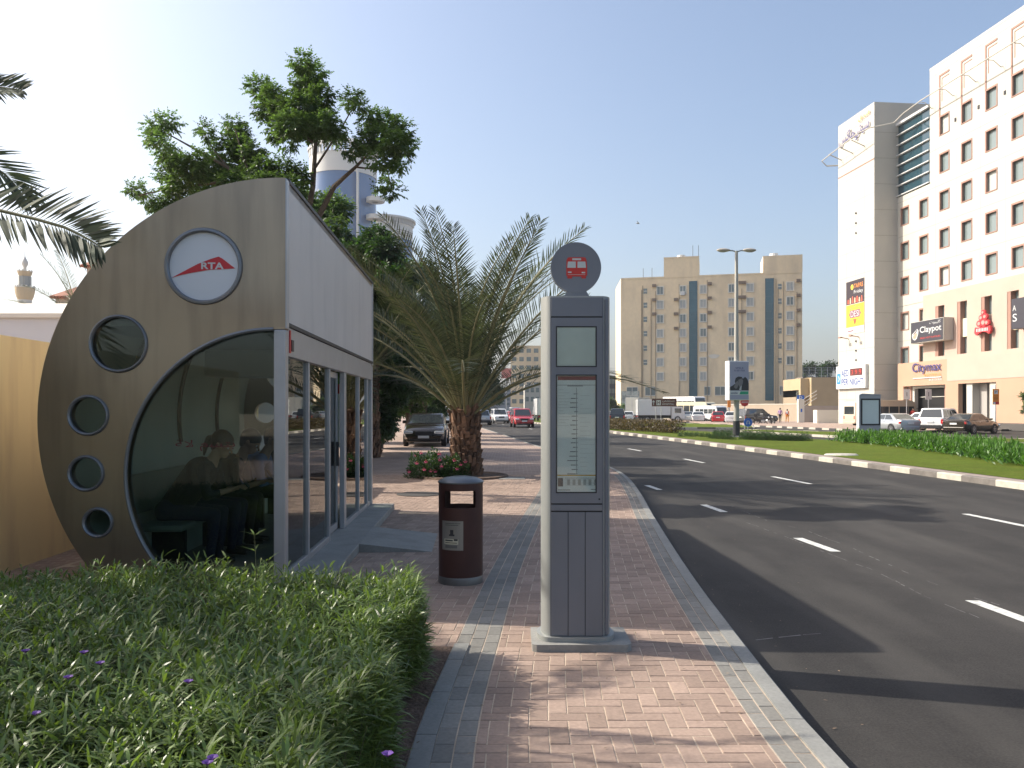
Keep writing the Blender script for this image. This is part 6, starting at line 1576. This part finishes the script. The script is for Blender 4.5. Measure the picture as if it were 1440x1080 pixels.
blob_tree('little clipped tree by the mural at the foot of the apartment block', 150, 878, 570, 588, 7, 7, 54, m_leafA, .3, None, nmax=4000, r0=.1)
blob_tree('small shrub tree at the right frame edge by the hotel', 62, 1441, 552, 580, 9, 7, 55, m_leafA, .12, None, nmax=5000, r0=.05, name='shrub')

# pink flowering shrub by the palm
def shrub(name, label, cx_, cy_, rx, ry, h, n, leaf, m, group=None, z0=0., flowers=None, lw=.4, cat='shrub', up=.3):
    T = thing(name, label, cat, (cx_,cy_,z0), 0, group)
    d = rand_dirs(n); d[:,2] = np.abs(d[:,2]); r = RNG.random(n)**.35
    P = d*r[:,None]*np.array([rx,ry,h])*(1+.15*np.sin(d[:,:1]*9))
    D = d+RNG.normal(0,.5,(n,3)); D[:,2] += up
    link('foliage', leaf_mesh('foliage', P, D, np.tile([0,0,1.],(n,1))+RNG.normal(0,.4,(n,3)), RNG.uniform(.6,1.2,n)*leaf, np.full(n,leaf*lw*.5), RNG.uniform(0,.4,n), m), T)
    q = MB()
    for i in range(8): a = i*.8; q.tube([(0,0,0),(math.cos(a)*rx*.6,math.sin(a)*ry*.6,h*.7)],[.015,.006],5)
    q.build('stems', m_stem, T)
    if flowers:
        fm, nf = flowers
        for i in range(nf):
            a = random.uniform(PI,2*PI) if i%3 else random.uniform(0,PI); e = random.uniform(.2,1.2)
            p = np.array([rx*math.cos(a)*math.cos(e),ry*math.sin(a)*math.cos(e),h*math.sin(e)])*1.05
            th = np.linspace(0,2*PI,6,endpoint=False); dd = np.stack([np.cos(th),np.full(6,-.8)*0+np.sin(th)*.6-.5,np.sin(th)],1)
            link('flower', leaf_mesh('flower', np.tile(p,(6,1)), dd, np.tile([0,0,1.],(6,1)), np.full(6,.055), np.full(6,.025), np.full(6,.1), fm, prof=(.5,.85)), T)
    return T
shrub('flowering_shrub', 'dark bushy shrub with pink flowers left of the palm trunk', -1.95, 19.2, .62, .5, .62, 2600, .085, m_leafB, flowers=(m_pink,16))
shrub('flowering_shrub', 'low dark shrub with a few pink flowers touching the palm trunk', -1.35, 19.0, .35, .3, .55, 1300, .08, m_leafB, flowers=(m_pink,7))
pt_ = thing('planting_pit', 'round raised earth ring around the palm trunk', 'planter', (-1.2,19.5,0))
MB().lathe([(1.12,0),(1.10,.05),(1.02,.06),(.96,.03),(0,.05)], n=40).build('rim', m_soil, pt_, smooth=True)
mh = MB(); mh.lathe([(.42,.0),(.42,.016),(0,.018)], c=(-1.75,15.4,0), n=32); o = mh.build('manhole_cover', mat('cast_iron',(.07,.065,.06),.7), None); tag(o, 'round dark metal manhole cover in the paving near the shelter', 'manhole cover')
mh = MB(); mh.box(-.3,.3,-.3,.3,0,.014); o = mh.build('drain_cover', m_conc, None, loc=(.0,19.0,0)); tag(o, 'square grey drain cover in the paving right of the palm trunk', 'drain cover')

# median planting
def hedge_row(name, label, pts, w, h, n, leaf, m, lw, up, cat='hedge', z0=.02, stems=None):
    T = thing(name, label, cat, (0,0,0)); P=[];D=[]
    seg = [(Vector(a),Vector(b_)) for a,b_ in zip(pts[:-1],pts[1:])]; tot = sum((b_-a).length for a,b_ in seg)
    nn = 0
    for a,b_ in seg:
        k = int(n*(b_-a).length/tot); d = (b_-a).normalized(); s_ = Vector((-d.y,d.x))
        for i in range(k):
            c_ = a.lerp(b_,random.random())+s_*random.uniform(-w/2,w/2); hh = h*(1+.12*math.sin(c_.x*5)*math.cos(c_.y*4))
            P.append((c_.x,c_.y,z0+random.uniform(.02,.86)*hh)); a_ = random.random()*6.28; D.append((math.cos(a_),math.sin(a_),up*random.uniform(.5,1.5)))
    P = np.array(P); D = np.array(D); k = len(P)
    link('leaves', leaf_mesh('leaves', P, D, np.tile([0,0,1.],(k,1))+RNG.normal(0,.4,(k,3)), RNG.uniform(.7,1.2,k)*leaf, np.full(k,leaf*lw*.5), RNG.uniform(.0,.5,k), m), T)
    return T
gp2 = lambda px,py: ((px-CX)/F*(1.58*F/(py-HY)), 1.58*F/(py-HY))
# canna-like plants: each clump is its own plant
cg2 = 'upright leafy plants bedded on the median lawn'
rc_ = random.Random(9); i = 0
fl_ = [gp2(1180,621), gp2(1260,628), gp2(1350,641), gp2(1440,656), (15.0,19.)]
row = []
for a,b_ in zip(fl_[:-1],fl_[1:]):
    a = Vector(a); b_ = Vector(b_); k = int((b_-a).length/.42)
    for j in range(k): row.append(a.lerp(b_,(j+.5)/k))
def canna_mesh(seed):
    r = random.Random(seed); P=[];D=[];L=[]
    for s_ in range(15):
        x,y = r.gauss(0,.22),r.gauss(0,.22); hh = r.uniform(.4,.8)
        for k in range(8):
            a = r.random()*6.28; t = k/7; P.append((x,y,.03+hh*t*.75)); D.append((math.cos(a)*(1-.7*t),math.sin(a)*(1-.7*t),.9+t)); L.append(r.uniform(.22,.36)*(1-.25*t))
    P,D,L = map(np.array,(P,D,L)); k = len(P)
    return leaf_mesh('leaves', P,D,np.tile([0,0,1.],(k,1))+RNG.normal(0,.5,(k,3)),L,L*.10,RNG.uniform(.05,.5,k),m_leafC)
cms = [canna_mesh(60+i) for i in range(5)]
def clump(x, y, s, lab):
    o = thing('leafy_plant', lab, 'plant', (x,y,.02), rc_.random()*6.28, cg2); o.scale = (s,s,s); link('leaves', cms[rc_.randrange(5)], o); return o
CL = 'upright bright green leafy plant in the long bed on the median lawn'
for p in row:
    for rowk in range(4):
        clump(p.x+rowk*.50+rc_.uniform(-.1,.1), p.y+rowk*.16+rc_.uniform(-.15,.15), rc_.uniform(.72,1.0), CL)
# purple hedge
a = gp2(862,604); b_ = gp2(955,609.5)
hedge_row('purple_hedge', 'brownish purple leaved hedge on the median lawn', [(a[0]-1.8,a[1]+7),a,b_], 1.3, .95, 11000, .16, m_leafP, .45, .8)
# small round shrubs around the lamp post
sg_ = 'low round dark shrubs around the lamp post'
pos = [(px,py) for px,py in [(957,614),(966,613.5),(973,614),(980,613.5),(988,614.5),(996,614.3),(1000,616.5),(1008,617),(1017,617.5),(1026,618),(1046,618),(1054,618.4),(1062,618.6),(1070,619),(1078,619),(1086,619.3),(1094,619.6),(1102,619.8),(1110,620),(1118,620),(1126,620),(1133,619.5),(1008,613),(1018,612.8),(1027,613),(1046,614),(1056,614.2),(1066,614.6),(1076,615.5),(1085,616)]]
fol = None
for i,(px,py) in enumerate(pos):
    x,y = gp2(px,py); s = .62 if 1000 < px < 1135 else .4
    if fol is None:
        T = shrub('small_shrub','x',x,y,.5,.5,.5,900,.09,m_leafB,sg_,.02); fol = T
    else: T = copy_tree(fol); T.location = (x,y,.02)
    T.scale = (s,s,s*1.25); T['label'] = 'small round dark green shrub in the group around the double armed lamp post'
mc = MB().lathe([(.0,.05),(.4,.045),(.45,0)], n=20).build('concrete_cover', m_kwht, None, loc=(gp2(1183,640)[0],gp2(1183,640)[1],.02)); mc.scale = (1.3,1,1); tag(mc, 'pale concrete cover plate in the median lawn', 'cover plate')
# groundcover on verge
# ------------------------------------------------------------------ lamp post, billboard, signs
lx,ly = 12.9,47.
lp = thing('street_lamp', 'tall grey street lamp with two arms, standing among low shrubs on the median', 'street lamp', (lx,ly,0))
zt_ = at(0,353,ly)[2]
MB().lathe([(.19,0),(.19,.1),(.165,.12),(.15,3),(.12,6),(.085,zt_)], n=16).build('pole', mat('pole_grey',(.36,.35,.31),.55,.2,noise=[(1,.05)]), lp, smooth=True)
MB().lathe([(.20,.1),(.195,.95)], n=16).build('black_band', m_dark, lp)
MB().box(-.55,.55,-.45,.45,0,.09).build('footing', m_conc, lp, bevel=.02)
for s in (-1,1):
    q = MB(); q.tube([(0,0,zt_-.05),(s*.25,0,zt_+.03),(s*.5,0,zt_+.02)],.04,8); arm = q.build('arm', m_alu, lp, smooth=True)
    q = MB(); q.ball((s*.75,0,zt_+.05),(.40,.17,.11),14); q.build('lamp_head', mat('lamp_head',(.42,.38,.32),.5) if s < 0 else bpy.data.materials['lamp_head'], lp, smooth=True)
    MB().ball((s*.78,0,zt_-.0),(.28,.12,.08),12).build('lamp_glass', mat('lamp_glass',(.5,.5,.48),.2), lp, smooth=True)
bb_ = thing('billboard', 'double sided advertising box on the lamp post showing a black and white photo', 'billboard', (lx,ly,0), math.radians(14))
z0,z1 = at(0,563,ly)[2],at(0,508,ly)[2]
MB().box(-.62,.62,-.30,.20,z0,z1).build('casing', mat('billboard_white',(.66,.66,.66),.4), bb_, bevel=.02)
f_ = MB(); f_.prism([(-.58,z0+.05),(.60,z0+.05),(.60,z1-.05),(-.58,z1-.05)], -.315,-.302,'y',0); f_ = f_.build('poster', mat('poster_lilac',(.33,.33,.42),.5), bb_)
q = MB(); h = z1-z0
def pq(pts, mi, d=-.318): q.prism([(-.58+1.18*x, z0+.05+(h-.1)*y) for x,y in pts], d, d-.002, 'y', mi)
pq([(0,.24),(1,.24),(1,.43),(.93,.54),(.86,.58),(.8,.60),(.68,.55),(.62,.60),(.45,.61),(.30,.57),(.25,.48),(.28,.42),(.12,.36),(0,.33)], 0)
pq([(.44,.52),(.62,.56),(.70,.50),(.66,.40),(.52,.32),(.45,.38)], 1, -.3215); pq([(.30,.45),(.40,.50),(.46,.42),(.38,.30),(.30,.28),(.2,.33)], 1, -.3215); pq([(.52,.32),(.62,.38),(.6,.25),(.48,.25)], 3, -.3235)
pq([(0,.12),(1,.12),(1,.23),(0,.23)], 4); pq([(.50,.135),(.98,.135),(.98,.215),(.56,.215)], 5, -.3215)
M = Matrix.Translation((0,-.32,0))@Matrix.Rotation(PI/2,4,'X')
text(q,'SMILE',M,-.24,z0+h*.80,.5,.09,2,.002); text(q,'IS BETTER',M,-.32,z0+h*.735,.68,.09,2,.002); text(q,'smile',M,-.52,z0+.05+(h-.1)*.145,.42,.12,2,.004,off=.02)
q.build('print', [mat('photo_dark',(.03,.03,.035),.6), mat('photo_mid',(.16,.15,.16),.6), mat('print_navy',(.05,.05,.14),.6), mat('photo_light',(.42,.42,.44),.6), m_white, mat('print_green',(.02,.30,.16),.5)], f_)
q = MB()
for z in (z0+.3,z1-.3): q.box(-.2,.2,-.2,.25,z-.04,z+.04)
q.build('bracket', m_dark, bb_)
ns = thing('no_entry_sign', 'round red no entry sign on a thin post by the slip road', 'sign', (at(1047,0,66)[0],66,0)); z = at(0,565.5,66)[2]
MB().tube([(0,0,-.1),(0,0,z+.2)],.035,8).build('post', m_alu, ns); MB().prism(circ(0,z,.36,8,PI/8),-.06,-.04,'y').build('disc', mat('sign_red2',(.50,.03,.03),.4), ns)
MB().box(-.26,.26,-.066,-.061,z-.06,z+.06).build('bar', mat('bar_pink',(.55,.3,.3),.5), ns)
us = thing('direction_sign', 'round blue sign with white u-turn arrow low by the slip road', 'sign', (at(1050,0,65)[0]-.05,64.5,0)); z = at(0,594,64.5)[2]
MB().prism(circ(0,z,.34,28),-.08,-.06,'y').build('disc', m_blue, us); q = MB()
q.tube([(-.10,-.085,z-.15),(-.10,-.085,z+.05),(-.05,-.085,z+.12),(.05,-.085,z+.12),(.10,-.085,z+.05),(.10,-.085,z-.06)],.025,6); q.prism([(.02,z-.04),(.18,z-.04),(.10,z-.16)],-.09,-.083,'y')
q.build('arrow', m_white, us); MB().tube([(0,0,-.1),(0,0,z+.1)],.03,8).build('post', m_alu, us)
hs_ = thing('hospital_sign', 'brown direction sign with arrow, letter H and Arabic writing', 'sign', (at(934,0,90)[0],90,0)); z0,z1 = at(0,569.5,90)[2],at(0,560.5,90)[2]; w = 1.36
for x in (-.9,-.35): MB().tube([(x,.04,-.1),(x,.04,z1)],.04,8).build('post', m_alu, hs_)
MB().box(-w,w,-.03,.0,z0-.15,z1).build('board', m_brown, hs_)
q = MB(); M = Matrix.Translation((-w,-.035,z0-.15))@Matrix.Rotation(PI/2,4,'X')
q.prism([(.16,.12),(.22,.12),(.22,.5),(.32,.42),(.32,.52),(.19,.66),(.06,.52),(.06,.42),(.16,.5)],.001,.003,'z',0,M)
q.prism([(.5,.12),(.98,.12),(.98,.68),(.5,.68)],.001,.003,'z',0,M); text(q,'H',M,.6,.2,.28,.4,1,.006,off=.02)
text(q,'\uFEE3\uFEB4\uFE98\uFEB8\uFED4\uFEF0'[::-1],M,1.15,.46,1.35,.26,0,.003); text(q,'HOSPITAL',M,1.15,.16,1.3,.17,0,.003)
q.build('lettering', [m_white,m_brown], hs_)
yo = thing('marker_post', 'orange marker post behind the billboard pole', 'post', (at(1025,0,110)[0],110,0)); MB().tube([(0,0,-.1),(0,0,2.2)],.10,8).build('post', m_alu, yo); MB().box(-.22,.22,-.13,-.1,1.9,3.3).build('plate', m_org, yo)
sb = thing('signal_box', 'white sign plate with two black dots on a post before the apartment block', 'sign', (at(909,0,135)[0],135,0)); MB().tube([(0,0,-.1),(0,0,3.4)],.05,8).build('post', m_alu, sb)
MB().box(-.45,.45,-.08,0,2.1,3.6).build('board', mat('board_cream',(.62,.60,.52),.6), sb); q = MB(); q.prism(circ(0,3.2,.17,12),-.09,-.082,'y'); q.prism(circ(0,2.6,.17,12),-.09,-.082,'y'); q.build('dot', m_dark, sb)
po = thing('parking_meter_sign', 'orange parking notice on a pole in front of the hotel', 'sign', (at(1400,0,61.5)[0],61.5,0)); MB().tube([(0,0,0),(0,0,3.45)],.035,8).build('pole', m_alu, po)
z0,z1 = at(0,569,61.5)[2],at(0,547,61.5)[2]; MB().box(-.24,.24,-.05,-.03,z0,z1).build('board', m_org, po); q = MB(); M = Matrix.Translation((-.24,-.052,z0))@Matrix.Rotation(PI/2,4,'X')
q.prism([(.10,.80),(.38,.80),(.38,1.08),(.10,1.08)],.001,.002,'z',0,M); text(q,'P',M,.18,.85,.12,.18,1,.004); q.prism([(.02,.03),(.46,.03),(.46,.22),(.02,.22)],.001,.002,'z',2,M); q.prism([(.03,.04),(.2,.04),(.2,.2),(.03,.2)],.003,.004,'z',0,M)
for k in range(4): q.prism([(.08,.34+k*.1),(.40,.34+k*.1),(.40,.37+k*.1),(.08,.37+k*.1)],.001,.002,'z',1,M)
q.build('lettering', [m_white,m_dark,m_redlogo], po)
for px,lab in ((1275,'small white notice plate left of the hotel entrance'),(1305.5,'small white notice plate in front of the hotel entrance')):
    wsn = thing('notice_plate', lab, 'sign', (at(px,0,80)[0],80,0)); MB().tube([(0,0,-.1),(0,0,3.4)],.04,8).build('post', m_alu, wsn); MB().box(-.30,.30,-.05,-.03,2.6,3.6).build('plate', m_white, wsn); MB().box(-.03,.03,-.056,-.051,2.9,3.3).build('mark', m_dark, wsn)
# advertising totem on the median
ap = thing('advertising_panel', 'free standing grey advertising panel with blank pale screen behind the green plants', 'advertising panel', (at(1222,0,44)[0],44,0), math.radians(9))
zt_ = at(0,556,44)[2]
MB().box(-.62,.62,-.12,.12,0,zt_).build('casing', mat('panel_grey',(.36,.365,.38),.5,.2), ap, bevel=.02)
MB().box(-.66,-.621,-.13,.13,0,zt_+.03).build('side_casing', m_white, ap, bevel=.008); MB().prism([(-.66,zt_),(.66,zt_),(.60,zt_+.06),(-.5,zt_+.10)],-.13,.13,'y').build('top_cap', bpy.data.materials['panel_grey'], ap)
za,zb_ = at(0,598,44)[2],at(0,560.5,44)[2]
q = MB(); q.prism([(-.55,za),(.57,za),(.57,zb_),(-.55,zb_)],-.14,-.12,'y',0,holes=[[(-.47,za+.08),(.49,za+.08),(.49,zb_-.08),(-.47,zb_-.08)]]); q.build('screen_frame', m_black, ap)
MB().box(-.47,.49,-.128,-.122,za+.08,zb_-.08).build('screen', mat('screen_blank',(.60,.68,.64),.35,noise=[(1,.04)]), ap)
# bird
bi = MB(); p = at(897,314,60); bi.ball((0,0,0),(.16,.05,.05),8); bi.add([(0,0,0),(.1,.0,.02),(-.3,-.35,.12),(0,0,0),(.1,0,.02),(.3,.35,.16)],[(0,1,2),(3,5,4)]); o = bi.build('bird', m_white, None, loc=p, rz=.4); tag(o, 'small white bird flying in the open sky', 'bird')

# ------------------------------------------------------------------ light, sky, camera
SUN_EL, SUN_AZ = math.radians(38), math.radians(-75)
w = bpy.data.worlds.new('World'); scene.world = w; w.use_nodes = True; nt = w.node_tree
sky = nt.nodes.new('ShaderNodeTexSky'); sky.sky_type = 'NISHITA'; sky.sun_disc = False
sky.sun_elevation = SUN_EL; sky.sun_rotation = SUN_AZ; sky.dust_density = SKY_DUST; sky.air_density = 1.0; sky.ozone_density = 1.2; sky.altitude = 0
nt.links.new(sky.outputs[0], nt.nodes['Background'].inputs[0]); nt.nodes['Background'].inputs[1].default_value = SKY_STR
sd_ = bpy.data.lights.new('sun','SUN'); sd_.energy = SUN_STR; sd_.angle = math.radians(.53); sd_.color = (1,.93,.82)
so = bpy.data.objects.new('sun', sd_); COL.objects.link(so)
v = Vector((math.sin(SUN_AZ)*math.cos(SUN_EL), math.cos(SUN_AZ)*math.cos(SUN_EL), math.sin(SUN_EL)))
so.rotation_euler = v.to_track_quat('Z','Y').to_euler()
cd = bpy.data.cameras.new('camera'); cam = bpy.data.objects.new('camera', cd); COL.objects.link(cam); scene.camera = cam
cam.location = (0,0,CH); cam.rotation_euler = (PI/2,0,0)
cd.sensor_width = 36; cd.lens = 36*F/1440; cd.shift_y = 36/1440; cd.clip_start = .05; cd.clip_end = 5000
scene.view_settings.view_transform = 'Standard'; scene.view_settings.look = 'None'; scene.view_settings.exposure = EXPO; scene.view_settings.gamma = 1
scene.cycles.max_bounces = 7; scene.cycles.transparent_max_bounces = 10; scene.cycles.diffuse_bounces = 3; scene.cycles.glossy_bounces = 3

if HAZE:
    hz = MB().box(-1520,1520,-320,2620,-1.3,95).build('haze', [], None); struct(hz,'stuff')
    hm = bpy.data.materials.new('haze'); hm.use_nodes = True; nt = hm.node_tree; nt.nodes.clear()
    o_ = nt.nodes.new('ShaderNodeOutputMaterial'); pv_ = nt.nodes.new('ShaderNodeVolumePrincipled')
    pv_.inputs['Color'].default_value = (.93,.96,1,1); pv_.inputs['Density'].default_value = HAZE; pv_.inputs['Anisotropy'].default_value = .3
    nt.links.new(pv_.outputs[0], o_.inputs['Volume']); hz.data.materials.clear(); hz.data.materials.append(hm)
